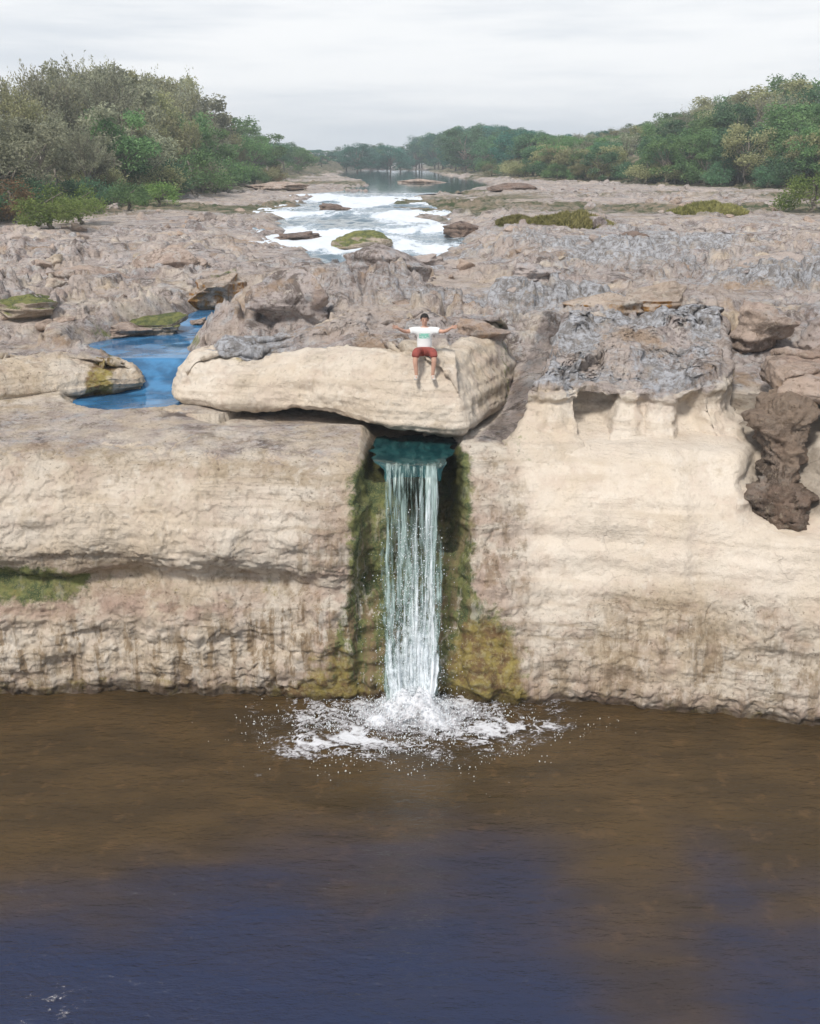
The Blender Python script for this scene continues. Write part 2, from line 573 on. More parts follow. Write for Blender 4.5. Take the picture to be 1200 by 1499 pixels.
# ---------------------------------------------------------------- terrain
BLOCK_FRONT = [(-5.4, 23.5), (-4.2, 23.05), (-2.3, 22.7), (-1.5, 22.2), (-.6, 21.5), (.4, 21.3), (1.12, 21.25)]
RAP_Y = [46, 57, 64, 75, 92, 112, 125, 160, 200, 260, 420]
RAP_L = [-3.5, -5.5, -8.6, -9.0, -9.6, -9.6, -5.0, -6.0, -10, -18, -24]
RAP_R = [-1.0, 2.4, 3.0, 1.4, -1.2, -2.2, 7.0, 11.5, 11.5, 8, 6]
WAT_Y = [46, 57, 66, 68, 80, 83, 100, 108, 125, 160, 500]
WAT_Z = [5.9, 6.12, 6.2, 6.42, 6.5, 6.75, 6.9, 7.15, 7.2, 7.25, 7.3]
CH = [(-6.4, 35.5, .45), (-6.5, 32.6, .7), (-7.2, 30.2, 1.05), (-7.7, 28.6, 1.35), (-6.9, 27.5, .85), (-6.35, 26.2, .45), (-6.5, 25.2, .75), (-6.9, 24.4, 1.1), (-6.2, 24.15, .8)]


def channel_d(x, y):
    best = np.full(x.shape, 99.0)
    for (x0, y0, r0), (x1, y1, r1) in zip(CH[:-1], CH[1:]):
        dx, dy = x1 - x0, y1 - y0
        t = np.clip(((x - x0) * dx + (y - y0) * dy) / (dx * dx + dy * dy), 0, 1)
        d = np.hypot(x - x0 - t * dx, y - y0 - t * dy) - (r0 + t * (r1 - r0))
        best = np.minimum(best, d)
    return best


def stream_z(y):
    return np.interp(y, [22, 25.2, 26.0, 26.9, 31.5, 33, 36], [5.02, 5.02, 5.2, 5.58, 5.60, 5.75, 5.8])


def left_bank(y):
    return np.interp(y, [30, 50, 64, 107, 160, 237, 420, 3000], [-34, -31, -27.5, -22.5, -22, -25, -20, -20])


def right_bank(y):
    return np.interp(y, [30, 60, 105, 140, 165, 250, 330, 3000], [62, 54, 41, 25, 17.5, 14, 9, 9])


def zbase(x, y):
    zl = np.interp(y, [20, 23, 24.5, 27, 31, 36, 46, 60, 80, 110, 200, 400], [5.0, 5.08, 5.35, 5.75, 6.15, 6.45, 6.55, 6.6, 6.75, 7.1, 7.5, 7.7])
    zc = np.interp(y, [20, 24.5, 26.5, 31, 36, 44, 50, 60, 80, 110, 200, 400], [4.75, 4.85, 6.35, 6.75, 6.75, 6.35, 6.1, 6.2, 6.55, 7.0, 7.4, 7.6])
    zr = np.interp(y, [20, 22.4, 24.4, 27, 31, 36, 46, 60, 80, 110, 200, 400], [4.8, 5.0, 5.7, 6.5, 6.8, 6.85, 6.75, 6.85, 7.2, 7.7, 8.0, 8.0])
    wl = ss(-4.2, -6.2, x) * 1.0
    sc = np.maximum(1, y / 30.0)
    wr = ss(1.2, 3.2, x / sc)
    wl = ss(-4.4, -6.0, x / sc)
    z = zc + (zl - zc) * wl + (zr - zc) * wr
    # banks rise
    lb, rb = left_bank(y), right_bank(y)
    z = z + ss(3, -14, x - lb) * (1.6 + .008 * np.minimum(y, 400)) * ss(35, 60, y)
    z = z + ss(-2, 30, x - rb) * (2.0 + .022 * np.minimum(y, 150)) * ss(40, 90, y)
    return z


def rubble(x, y):
    """relief of the broken bedrock"""
    f1, f2, r1 = worley(x / 2.6 + .15 * fbm(x * .7, y * .7, seed=3), y / 3.2, 5)
    g1, g2, r2 = worley(x / 1.15, y / 1.3, 9)
    h1, h2, r3 = worley(x / .5, y / .55, 13)
    a = (r1 - .35) * ss(0, .22, f2 - f1) * .9
    b = (r2 - .3) * ss(0, .25, g2 - g1) * .42
    c = (r3 - .3) * ss(0, .3, h2 - h1) * .16
    k1, k2, r4 = worley(x / .27, y / .3, 17)
    e = (r4 - .4) * ss(0, .35, k2 - k1) * .09
    return a * .55 + b * 1.15 + c * 1.9 + e * 1.5 * ss(60, 40, y) + .09 * np.round(3 * fbm(x * .9, y * 1.1, o=4, seed=22)) / 1.5 + .22 * fbm(x * .35, y * .35, o=4, seed=21) + .05 * fbm(x * 2, y * 2, o=3, seed=4)


def zup(x, y):
    z = zbase(x, y)
    amp = np.interp(y, [22.5, 24.5, 28, 44, 50, 62, 90, 200, 500], [.05, .4, 1.05, 1.05, .65, .6, .65, .6, 1.0])
    amp = amp * (.42 + .60 * ss(-.25, .45, fbm(x / 5.5, y / 7.0, o=3, seed=25)))
    amp = amp * (1 - .25 * ss(5, 8, np.abs(x)) * ss(30, 24, y))
    z0 = z
    z = z + rubble(x, y) * amp
    # stepped beds
    st = .34
    q = (z + .12 * fbm(x * .3, y * .3, seed=8)) / st
    zq = (np.floor(q) + ss(.30, .70, q - np.floor(q))) * st
    z = z + (zq - z) * .55 * ss(23.5, 26, y)
    z = z + 3 * ss(60, 300, y) * ss(900, 400, y) * fbm(x / 160, y / 160, o=3, seed=31) * ss(10, 60, np.maximum(left_bank(y) - x, x - right_bank(y)))
    # stream and pools on the left
    d = channel_d(x, y)
    wz = stream_z(y)
    lim = wz - .28 + np.clip(d, -.6, 0) * .2 + np.maximum(d, 0) * 1.5 + .10 * fbm(x * 1.5, y * 1.5, seed=6)
    z = np.where((y > 22.8) & (y < 36), np.minimum(z, lim), z)
    # keep the banks of the stream above its water
    ring = ss(1.4, .5, d) * ss(.12, .3, d) * ss(22.9, 23.1, y) * (y < 36)
    z = np.where(ring > 0, np.maximum(z, wz + .10 * ring), z)
    # river
    wob = 1.1 * fbm(x * .12, y * .25, o=4, seed=51)
    inn = np.minimum(x - np.interp(y, RAP_Y, RAP_L), np.interp(y, RAP_Y, RAP_R) - x) + wob
    rw = np.interp(y, WAT_Y, WAT_Z)
    bed = rw - .5 + .4 * ss(1.2, -.6, inn) + .7 * np.maximum(0, -inn) * .6
    act = (y > 46) & (y < 420)
    z = np.where(act & (inn > -2.0), np.minimum(z, bed + .12 * fbm(x * .6, y * .6, seed=57)), z)
    return z


def build_terrain():
    nc = 880
    s = np.linspace(-1, 1, nc)
    x0 = np.sign(s) * np.where(np.abs(s) < .9, np.abs(s) / .9 * 10.6, 10.6 + ((np.abs(s) - .9) / .1) ** 2 * 26)
    # pack more columns into the slot walls
    # cliff profiles as (y - waterline, z)
    L = [(-1.2, -3.0), (-.1, -.7), (0, 0), (-.13, .45), (-.12, 1.0), (-.02, 1.6), (.12, 2.05), (.30, 2.42), (.10, 2.80), (.02, 3.25),
         (.16, 3.85), (.50, 4.42), (1.05, 4.78), (1.9, 4.96), (2.9, 5.02), (4.3, 5.06)]
    Rr = [(-1.4, -3.0), (-.15, -.7), (0, 0), (-.12, .4), (.0, .95), (.18, 1.5), (.36, 2.0), (.55, 2.45), (.76, 2.9), (1.0, 3.35),
          (1.32, 3.85), (1.75, 4.35), (2.3, 4.75), (2.9, 4.86), (3.6, 4.95), (4.9, 5.02)]
    L, Rr = np.array(L), np.array(Rr)
    nk = len(L)
    seg = np.hypot(*np.diff((L + Rr) / 2, axis=0).T)
    tk = np.concatenate([[0], np.cumsum(seg)])
    nr = 340
    t = np.linspace(0, tk[-1], nr)

    def cr(tab):   # Catmull-Rom through the keys
        m = np.gradient(tab, tk, axis=0)
        i = np.clip(np.searchsorted(tk, t, side='right') - 1, 0, nk - 2)
        h = (tk[i + 1] - tk[i])
        u = ((t - tk[i]) / h)[:, None]
        h = h[:, None]
        return ((2 * u ** 3 - 3 * u ** 2 + 1) * tab[i] + (u ** 3 - 2 * u ** 2 + u) * h * m[i]
                + (-2 * u ** 3 + 3 * u ** 2) * tab[i + 1] + (u ** 3 - u ** 2) * h * m[i + 1])
    Lp, Rp = cr(L), cr(Rr)
    yw = np.interp(x0, [-36, -9, -6, -3, -1, .9, 2, 4, 6, 8.2, 11, 36], [17.0, 18.75, 19.05, 18.85, 18.6, 18.6, 18.62, 18.5, 18.15, 17.6, 17.0, 13])
    yw = yw + .16 * fbm(x0 * .55, x0 * 0, o=4, seed=71)
    wr = ss(-.5, .5, x0)
    dy = Lp[:, :1] * (1 - wr) + Rp[:, :1] * wr
    zz = Lp[:, 1:] * (1 - wr) + Rp[:, 1:] * wr
    X = np.broadcast_to(x0, dy.shape).copy()
    Y = yw[None, :] + dy
    Z = zz.copy()
    # crevice on the left under the upper bed
    cw = ss(-1.9, -3.6, X) * (.65 + .45 * fbm(X * .8, X * 0, seed=15)) * (1 - .9 * ss(.95, .45, np.abs(X + 4.65)))
    cz = 2.48 + .14 * fbm(X * .5, X * 0, seed=16) + .16 * ss(-6, -8.5, X)
    Y = Y + .30 * np.clip(cw, 0, 1.2) * np.exp(-((Z - cz) / .17) ** 2)
    Y = Y - .12 * ss(-2, -4, X) * np.exp(-((Z - 1.75) / .35) ** 2) - .10 * ss(-2, -4, X) * np.exp(-((Z - 3.15) / .3) ** 2)
    # slot cut by the waterfall
    hw = np.interp(Z, [-1, 0, 1.5, 3, 4, 5], [1.45, 1.4, 1.22, 1.10, 1.02, 1.02]) + .10 * fbm(Z * 1.3, X * .3, seed=23)
    cx = .04
    side = ss(hw + .10, hw - .28, np.abs(X - cx))
    dep = np.interp(Z, [-1, 0, .8, 2, 3.5, 4.6, 5.2], [.12, .15, .28, .55, .80, .95, 1.0])
    Y = Y + side * dep * ss(21.9, 20.2, Y)
    Z = Z - side * .42 * ss(4.3, 4.9, Z) * ss(23.2, 22.4, Y)
    # hollow at the right that holds dark boulders
    hx = 7.75 + .18 * (Z - 4)
    hs = ss(1.15, .35, np.abs(X - hx) + .25 * fbm(Z * 1.1, X * .5, o=3, seed=29))
    Y = Y + hs * 1.15 * ss(3.35, 3.9, Z) * ss(22.5, 20.5, Y)
    # relief along the normal
    P = np.stack([X, Y, Z], -1)
    N = grid_normals(P)
    N[N[..., 1] > .2] *= 1
    big = fbm(X * .55, Y * .55, Z * .8, o=4, seed=81)
    mid = fbm(X * 1.7, Y * 1.7, Z * 2.4, o=5, seed=82, g=.55)
    fin = fbm(X * 7, Y * 7, Z * 7, o=3, seed=83)
    strata = fbm(X * .25, Y * .3, Z * 3.4, o=3, seed=84)
    cr1 = np.clip(1 - np.abs(fbm(X * .9, Y * .9 + 3, Z * 2.2, o=4, seed=86)) * 7, 0, 1) ** 2
    cr2 = np.clip(1 - np.abs(fbm(X * 2.2, Y * 2.2, Z * 1.2, o=4, seed=87)) * 8, 0, 1) ** 2
    step = np.round(3.2 * fbm(X * .7, Y * .4, Z * 1.6, o=4, seed=88)) / 3.2
    flute = fbm(X * 3.2, Y * .4, Z * .45, o=3, seed=85)
    lowz = ss(2.2, 1.2, Z) * ss(-.6, .2, Z)
    rough_left = ss(-1.2, -2.5, X) * .05 + .55
    sm = 1 - .6 * ss(1.7, 2.8, X) * ss(1.9, 2.7, Z)
    d = (.13 * big + (.085 * mid + .024 * fin) * sm * (rough_left + .25 * lowz) + .06 * strata * ss(5.0, 4.3, Z) + .13 * flute * lowz)
    d = d * .72 + (.10 * step * ss(4.9, 4.4, Z) - .075 * cr1 * (.4 + .6 * vn(X * .6, Z * .6, seed=3)) - .05 * cr2 * rough_left) * sm
    # knobbly rock either side of the fall
    kn = ss(3.4, 1.2, np.abs(X)) * ss(4.6, 3.6, Z)
    w1, w2, wr_ = worley(X / .34, Z / .4 + Y * .6, 33)
    d = d + kn * .06 * (ss(.55, .05, w1) - .4) + .035 * ss(2.6, 1.6, Z) * (ss(.5, .1, w1) - .4)
    d = d * (1 - .55 * ss(4.8, 5.0, Z))
    P = P + N * d[..., None]
    # join with the upper ground
    Ymax = P[-1, :, 1].copy()
    b = ss(21.9, 23.3, P[..., 1]) * ss(-.2, .6, np.abs(P[..., 0] - .2) - 1.0 + 2 * ss(21.5, 23, P[..., 1]))
    b = ss(21.7, 23.0, P[..., 1])
    P[..., 2] = P[..., 2] * (1 - b) + zup(P[..., 0], P[..., 1]) * b
    cliff_rows = nr
    # upper rows
    ys = [23.2]
    while ys[-1] < 62: ys.append(ys[-1] * 1.0032)
    while ys[-1] < 330: ys.append(ys[-1] * 1.0085)
    while ys[-1] < 950: ys.append(ys[-1] * 1.05)
    ys = np.array(ys)
    rel = ys[:, None] - ys[0]
    # start each column where its cliff profile stops, ease into straight rows
    start = P[-1, :, 1]
    Yu = ys[:, None] + (start - ys[0])[None, :] * np.exp(-rel / 2.5) + .03
    fan = 1 + np.maximum(0, ys - 24)[:, None] * .055
    Xu = P[-1, :, 0][None, :] * fan
    Zu = zup(Xu, Yu)
    Pu = np.stack([Xu, Yu, Zu], -1)
    P = np.concatenate([P, Pu], 0)
    X, Y, Z = P[..., 0], P[..., 1], P[..., 2]
    N = grid_normals(P)
    N = np.where(N[..., 2:3] < -.3, -N, N)
    up = np.abs(N[..., 2])
    # attribute masks
    n1 = fbm(X * .6, Y * .6, Z * .6, o=4, seed=91)
    far = ss(22.4, 24.5, Y)
    grey = .55 * ss(4.5, 4.95, Z) * ss(.7, .95, up) * (X < 1.2) + .12 * ss(4.5, 4.95, Z) * (X >= 1.2)
    grey = grey * (1 - far) + far * (.72 + .25 * n1)
    # left terraces beside the pools are pale
    grey = grey - .45 * ss(26.5, 24.0, Y) * far * (X < -4)
    grey = np.where(Y > 40, np.maximum(grey, .62), grey)
    lichen = ss(25.5, 29, Y) * np.clip(.22 + .75 * fbm(X * .24, Y * .2, o=4, seed=95), 0, .8) * ss(90, 50, Y) * ss(-6, -2, X * 30 / np.maximum(Y, 30))
    lichen = lichen + .22 * ss(1.5, 4, X) * ss(24, 28, Y) * ss(60, 40, Y)
    ax = np.abs(X - .04)
    inslot = ss(1.55, .95, ax) * ss(5.0, 4.5, Z) * (Y < 21.5)
    moss = moss0 = .95 * inslot + .45 * ss(1.5, .3, np.hypot((X - 1.85) / .8, (Z - .8) / 1.1)) * (Y < 21) + .85 * ss(2.3, 1.2, ax) * ss(2.6, 1.2, Z) * (Y < 21)
    moss = moss + 1.0 * ss(-6.0, -7.0, X + .5 * n1) * np.exp(-((Z - 2.42) / .42) ** 2) * (Y < 21)
    moss = moss + .30 * ss(-3.5, -5.5, X) * np.exp(-((Z - 2.35) / .25) ** 2) * (Y < 21)
    dch = channel_d(X, Y)
    moss = moss + .6 * ss(.9, .2, dch) * (Y > 24) * (Y < 37) * ss(.1, .5, n1 + .35)
    rust = .80 * ss(1.35, .35, np.hypot((X - 1.75 + .25 * n1) / .75, (Z - 1.0 + .5 * n1) / 1.25)) * (Y < 21) + .35 * ss(2.6, 1.4, ax) * ss(2.2, .9, Z) * (Y < 21)
    rust = rust + .34 * ss(-3.4, -2.2, X) * ss(-1.0, -1.4, X) * ss(3.6, 2.6, Z) * (Y < 21) * ss(-.3, .4, n1)
    rust = rust + .46 * ss(.75, .1, Z + .2 * n1) * (Y < 21) + .30 * np.exp(-((Z - 2.2) / .35) ** 2) * (X < -2.5) * (Y < 21)
    wet = 1.0 * ss(.34, .06, Z + .12 * n1) * (Y < 21) + .60 * inslot + .8 * ss(1.2, .8, ax) * (Y > 20) * (Y < 23.4) * ss(4.95, 4.8, Z)
    wet = wet + .7 * ss(.45, .0, dch) * (Y > 23) * (Y < 37)
    wob = 1.1 * fbm(X * .12, Y * .25, o=4, seed=51)
    inn = np.minimum(X - np.interp(Y, RAP_Y, RAP_L), np.interp(Y, RAP_Y, RAP_R) - X) + wob
    wet = wet - .35 * inslot
    wet = wet + .55 * ss(-1.5, -.2, inn) * (Y > 44)
    hsl = ss(1.05, .5, np.abs(X - (7.75 + .18 * (Z - 4)))) * ss(3.4, 3.9, Z) * (Y < 23.5)
    wet = wet + .6 * hsl
    bankd = np.maximum(left_bank(Y) - X, X - right_bank(Y))
    soil = np.where(Y > 40, ss(-4, 3, bankd), 0) + (.38 + .45 * fbm(X * .05, Y * .10, o=3, seed=97)) * ss(55, 80, Y) * (bankd < 0)
    soil = np.clip(soil, 0, 1)
    pale = .9 * ss(1.7, 2.8, X + .5 * n1) * ss(1.9, 2.7, Z + .4 * n1) * (Y < 22.8) + .55 * ss(-1.6, -2.6, X) * ss(3.1, 3.5, Z) * ss(4.7, 4.3, Z) * (Y < 21)
    pale = pale + .9 * ss(.85, .45, np.hypot(X + 4.65, (Z - 2.75) * 1.3) + .2 * n1) * (Y < 21)
    pale = pale + .6 * ss(-1.6, -2.2, X) * np.exp(-((Z - 1.25 - .2 * n1) / .35) ** 2) * (Y < 21)
    pink = .9 * ss(-2.5, -4, X) * np.exp(-((Z - 1.95) / .30) ** 2) * (Y < 21) + .7 * ss(3.0, 1.4, ax) * ss(4.4, 3.4, Z) * (Y < 21) + .5 * ss(.9, .2, Z) * (Y < 21)
    gul = ss(.75, .3, np.abs(X - 1.95 - .36 * (Y - 21.5))) * ss(20.9, 21.5, Y) * (Y < 27)
    wet = wet + .55 * gul
    grey = np.maximum(grey, .8 * gul)
    stain = (ss(2.3, 1.2, Z + .6 * n1) * .8 + .8 * ss(3.6, 1.6, ax + n1) * ss(4.5, 3.2, Z) + .35 * ss(3.6, 2.6, Z) * ss(-1.5, -3, X)) * (Y < 21.2)
    at = {'stain': stain, 'pale': pale * (1 - gul), 'pink': pink, 'grey': grey, 'lichen': lichen, 'moss': moss, 'rust': rust, 'wet': wet, 'soil': soil}
    at = {k: np.clip(v, 0, 1.2) for k, v in at.items()}
    me = np_mesh('riverbed', P.reshape(-1, 3), grid_quads(P.shape[0], P.shape[1]), True, at)
    o = link('riverbed', me, M['terrain'])
    tag(o, kind='structure')
    return o, P


terrain, TP = build_terrain()


def zg(x, y):
    return float(zup(np.array([float(x)]), np.array([float(y)]))[0])


# ---------------------------------------------------------------- water
def pool_water():
    xs = np.concatenate([np.linspace(-40, -8, 60), np.linspace(-7.9, 7.9, 320), np.linspace(8, 40, 60)])
    ys = np.concatenate([np.linspace(-30, 9, 60), np.linspace(9.05, 19.6, 330), np.linspace(19.7, 23.5, 10)])
    X, Y = np.meshgrid(xs, ys)
    r = np.hypot((X - .05) / 1.5, Y - 18.15)
    Z = .030 * np.sin(r * 8.0 + 1.5 * fbm(X * .8, Y * .8, seed=5)) * np.exp(-r / 2.2) + .012 * fbm(X * .9, Y * 1.6, seed=3)
    Z = np.where(Y > 19.6, -.02, Z)
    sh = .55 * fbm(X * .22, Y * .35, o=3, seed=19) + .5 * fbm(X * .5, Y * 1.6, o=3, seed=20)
    deep_reflect = ss(16.2, 10.8, Y + .14 * np.maximum(0, np.abs(X + .3) - 1.5) ** 1.3 + sh)  # where deep water and the painted sky reflection tint the pool
    deep_reflect = np.maximum(deep_reflect, .62 * ss(1.3, .1, np.abs(X - 4.9 + .1 * (Y - 12))) * ss(16.0, 13.0, Y))
    deep_reflect = deep_reflect * (1 - .45 * ss(1.6, .2, np.abs(X - 3.3)))
    me = np_mesh('pool', np.stack([X, Y, Z], -1).reshape(-1, 3), grid_quads(*X.shape), True, {'deep_reflect': deep_reflect})
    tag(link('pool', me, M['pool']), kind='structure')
    # bed below, only there so that the pool is a body of water
    return me


pool_water()


def stream_water():
    xs = np.linspace(-11, -3.4, 90)
    ys = np.linspace(23.0, 36.5, 150)
    X, Y = np.meshgrid(xs, ys)
    d = channel_d(X, Y)
    Z = stream_z(Y) + .006 * fbm(X * 2, Y * 2, seed=2)
    Q = grid_quads(*X.shape)
    keep = (d.ravel()[Q] < .42).all(1)
    me = np_mesh('stream', np.stack([X, Y, Z], -1).reshape(-1, 3), Q[keep], True)
    bm = bmesh.new(); bm.from_mesh(me)
    bmesh.ops.delete(bm, geom=[v for v in bm.verts if not v.link_faces], context='VERTS')
    bm.to_mesh(me); bm.free()
    tag(link('stream', me, M['stream']), kind='structure')


stream_water()


def river_water():
    ys = np.concatenate([np.linspace(46, 130, 240), np.geomspace(131, 430, 80)])
    a = np.linspace(0, 1, 90)
    Lx, Rx = np.interp(ys, RAP_Y, RAP_L) - 3.0, np.interp(ys, RAP_Y, RAP_R) + 3.0
    X = Lx[:, None] + (Rx - Lx)[:, None] * a[None, :]
    Y = np.broadcast_to(ys[:, None], X.shape)
    Z = np.interp(Y, WAT_Y, WAT_Z)
    turb = ss(122, 112, Y)
    Z = Z + turb * (.10 * fbm(X * .9, Y * .5, o=4, seed=61))
    steps = np.exp(-((Y - 67) / 2.2) ** 2) + np.exp(-((Y - 81.5) / 3) ** 2) + np.exp(-((Y - 104) / 6) ** 2) + .8 * np.exp(-((Y - 58.5) / 2.0) ** 2)
    foam = turb * np.clip(.60 + .30 * np.clip(steps, 0, 1) + .55 * fbm(X * .22, Y * .10, o=4, seed=63), 0, 1)
    foam = foam * (1 - .0 * X)
    me = np_mesh('river', np.stack([X, Y, Z], -1).reshape(-1, 3), grid_quads(*X.shape), True, {'foam': foam})
    tag(link('river', me, M['river']), kind='structure')


river_water()


# ---------------------------------------------------------------- rock slabs and boulders
def slab(name, poly, ztop, zbot, inset_bot, mat, noise=.10, n=420, attr=None, seed=0, profile=None, bedding=.05, notch=None, front_foot=False):
    """thick block of bedded rock on a footprint polygon, sides rough, top following ztop(x, y)"""
    poly = np.array(poly, float)
    cl = np.vstack([poly, poly[:1]])
    seg = np.hypot(*np.diff(cl, axis=0).T)
    tt = np.concatenate([[0], np.cumsum(seg)])
    t = np.linspace(0, tt[-1], n, endpoint=False)
    C = np.stack([np.interp(t, tt, cl[:, 0]), np.interp(t, tt, cl[:, 1])], -1)
    for _ in range(int(n / 60)):
        C = (np.roll(C, 1, 0) + 2 * C + np.roll(C, -1, 0)) / 4
    ctr = C.mean(0)
    tan = np.roll(C, -1, 0) - np.roll(C, 1, 0)
    nrm = np.stack([tan[:, 1], -tan[:, 0]], -1)
    nrm /= np.linalg.norm(nrm, axis=1, keepdims=True)
    if ((C - ctr) * nrm).sum() < 0: nrm = -nrm
    rows = []
    prof = profile or [(0, -inset_bot), (.06, -.55 * inset_bot), (.14, -.04), (.3, .02), (.55, .0), (.78, -.07), (.92, -.2), (1.0, -.42)]
    pk = np.array(prof)
    hs = np.concatenate([np.linspace(0, .2, 14), np.linspace(.22, .9, 36), np.linspace(.91, 1, 10)])
    for h in hs:
        off = (np.interp(h, pk[:, 0], pk[:, 1]) - (notch(C[:, 0], C[:, 1], h) if notch else 0))
        off = off * np.ones(n)
        if front_foot: off = np.where(off > 0, off * ss(.1, -.7, nrm[:, 1]), off)
        off = off[:, None]
        p = C + nrm * off
        zt = ztop(p[:, 0], p[:, 1])
        zb = zbot(p[:, 0], p[:, 1])
        rows.append(np.column_stack([p, zb + (zt - zb) * h]))
    last = rows[-1][:, :2]
    for k in np.linspace(0, 1, 46)[1:]:
        p = last + (ctr - last) * k
        rows.append(np.column_stack([p, ztop(p[:, 0], p[:, 1])]))
    P = np.array(rows)
    N = grid_normals(P, True)
    if (N[20] [:, :2] * nrm).sum() < 0: N = -N
    x, y, z = P[..., 0], P[..., 1], P[..., 2]
    d = noise * fbm(x * .8, y * .8, z * 1.0, o=5, seed=seed + 1, g=.55) + .03 * fbm(x * 5, y * 5, z * 5, o=3, seed=seed + 2) + bedding * fbm(x * .3, y * .3, z * 5, o=3, seed=seed + 3)
    top = np.zeros(P.shape[:2]); top[len(hs):] = 1
    f1, f2, r = worley(x / .9, y / .9, seed + 4)
    d = d + top * attr.get('rough', 0) * ((r - .3) * ss(0, .25, f2 - f1)) if attr else d
    d[-1] = d[-1].mean()
    P = P + N * d[..., None]
    at = {}
    if attr:
        for k_ in ('pale', 'pink', 'grey', 'lichen', 'moss', 'rust', 'wet', 'soil'):
            v = attr.get(k_)
            at[k_] = np.clip(v(P, top), 0, 1.2) if callable(v) else np.full(P.shape[:2], v or 0.0)
    me = np_mesh(name, P.reshape(-1, 3), grid_quads(P.shape[0], P.shape[1], True), True, at)
    return link(name, me, mat)


# the block the person sits on
bpoly = BLOCK_FRONT + [(1.55, 22.2), (2.35, 24.0), (2.9, 26.8), (.5, 28.0), (-3.0, 27.6), (-5.0, 26.4), (-5.75, 24.7)]
b_top = lambda x, y: np.interp(y, [20, 22.3, 24, 27, 29], [6.46, 6.54, 6.58, 6.75, 6.6]) - .44 * ss(-.8, -4.2, x) + .10 * rubble(x * 1.8, y * 1.8) * ss(22.4, 23.4, y) + .05 * fbm(x * .8, y * .8, seed=5)
b_bot = lambda x, y: np.interp(x, [-6, -2.5, -1, 0, 3], [5.06, 5.0, 4.86, 4.80, 4.78])
block = slab('rock_ledge', bpoly, b_top, b_bot, .8, M['ledge'], .11, 620, {
    'rough': .28, 'pale': lambda P, t: .6 * (1 - t) * ss(2.0, 1.2, P[..., 0]),
    'grey': lambda P, t: .85 * ss(.0, .6, t) * ss(22.6, 23.8, P[..., 1]) + .45 * ss(1.5, 2.2, P[..., 0]) + .15 * t,
    'lichen': lambda P, t: t * (.5 * ss(-2, -4, P[..., 0]) + .35) * ss(22.8, 23.8, P[..., 1]),
    'moss': lambda P, t: .5 * ss(.3, 0, np.abs(P[..., 0] - 2.3)) * (1 - t),
    'rust': lambda P, t: .5 * np.exp(-((P[..., 0] + 4.0) / .6) ** 2 - ((P[..., 2] - 6.1) / .13) ** 2) * (1 - t),
    'wet': lambda P, t: .8 * ss(5.15, 4.9, P[..., 2]) * (1 - t)}, 100,
    profile=[(0, -1.0), (.05, -.9), (.085, -.30), (.13, -.03), (.22, .06), (.4, .0), (.6, -.12), (.8, -.36), (.93, -.62), (1.0, -.95)])
tag(block, 'cream limestone ledge with dark undercut foot, behind the waterfall lip, person seated on its edge', 'rock ledge')

# the lichen-topped mass on the right
rpoly = [(2.55, 21.75), (3.3, 21.7), (3.9, 22.0), (4.7, 21.85), (5.9, 21.65), (6.8, 21.9), (7.2, 22.8), (7.6, 24.5), (8.2, 27.2), (6.0, 29.0), (4.4, 28.4), (3.75, 25.6), (3.0, 23.2)]
r_top = lambda x, y: (.17 * rubble(x * 1.6, y * 1.6) + .04 * fbm(x * 4, y * 4, seed=61)) + np.interp(y, [21, 22.2, 24, 26, 29], [5.70, 5.84, 6.24, 6.66, 6.8]) + .22 * ss(5.8, 6.6, x) * ss(24, 22.5, y) + .06 * fbm(x * .8, y * .8, seed=6)
r_bot = lambda x, y: 4.35 + 0 * x
rblock = slab('rock_ledge', rpoly, r_top, r_bot, -.1, M['ledge'], .15, 560, {
    'rough': .35, 'pale': lambda P, t: .75 * (1 - t) * ss(5.8, 5.5, P[..., 2]) * ss(1.6, 2.7, P[..., 0] + .4 * fbm(P[..., 0], P[..., 2], seed=7)),
    'grey': lambda P, t: .80 * np.maximum(t, ss(5.7, 5.95, P[..., 2] + .2 * fbm(P[..., 0] * 2, P[..., 1] * 2, seed=76))) + (.55 * ss(.5, .2, np.abs(P[..., 0] - 4.1)) + .38 * ss(4.6, 5.2, P[..., 0]) * ss(6.8, 6.2, P[..., 0])) * (1 - t) * ss(5.0, 5.4, P[..., 2]),
    'lichen': lambda P, t: (.50 * t + .35 * ss(5.6, 5.85, P[..., 2] + .25 * fbm(P[..., 0] * 2, P[..., 1] * 2, seed=78)) + .75 * fbm(P[..., 0] * .8, P[..., 1] * .8, o=4, seed=77)) * ss(8.2, 6.6, P[..., 0] + .8 * fbm(P[..., 0], P[..., 1], seed=79)),
    'moss': lambda P, t: .35 * ss(2.9, 2.4, P[..., 0]) * (1 - t)}, 200,
    profile=[(0, 1.25), (.2, .95), (.36, .62), (.52, .30), (.68, .06), (.8, .0), (.88, .05), (.95, .0), (1.0, -.14)],
    front_foot=True, notch=lambda x, y, h: (ss(.50, .22, np.abs(x - (3.75 + .45 * h))) * .8 * ss(.12, .4, h) + ss(.36, .16, np.abs(x - 6.05)) * .55 * ss(.1, .4, h) + .22 * ss(.2, .0, np.abs(x - 5.1))) * ss(.97, .84, h) * (y < 22.6))
tag(rblock, 'broad rock mass with grey lichen top, right of the diagonal gully', 'rock ledge')

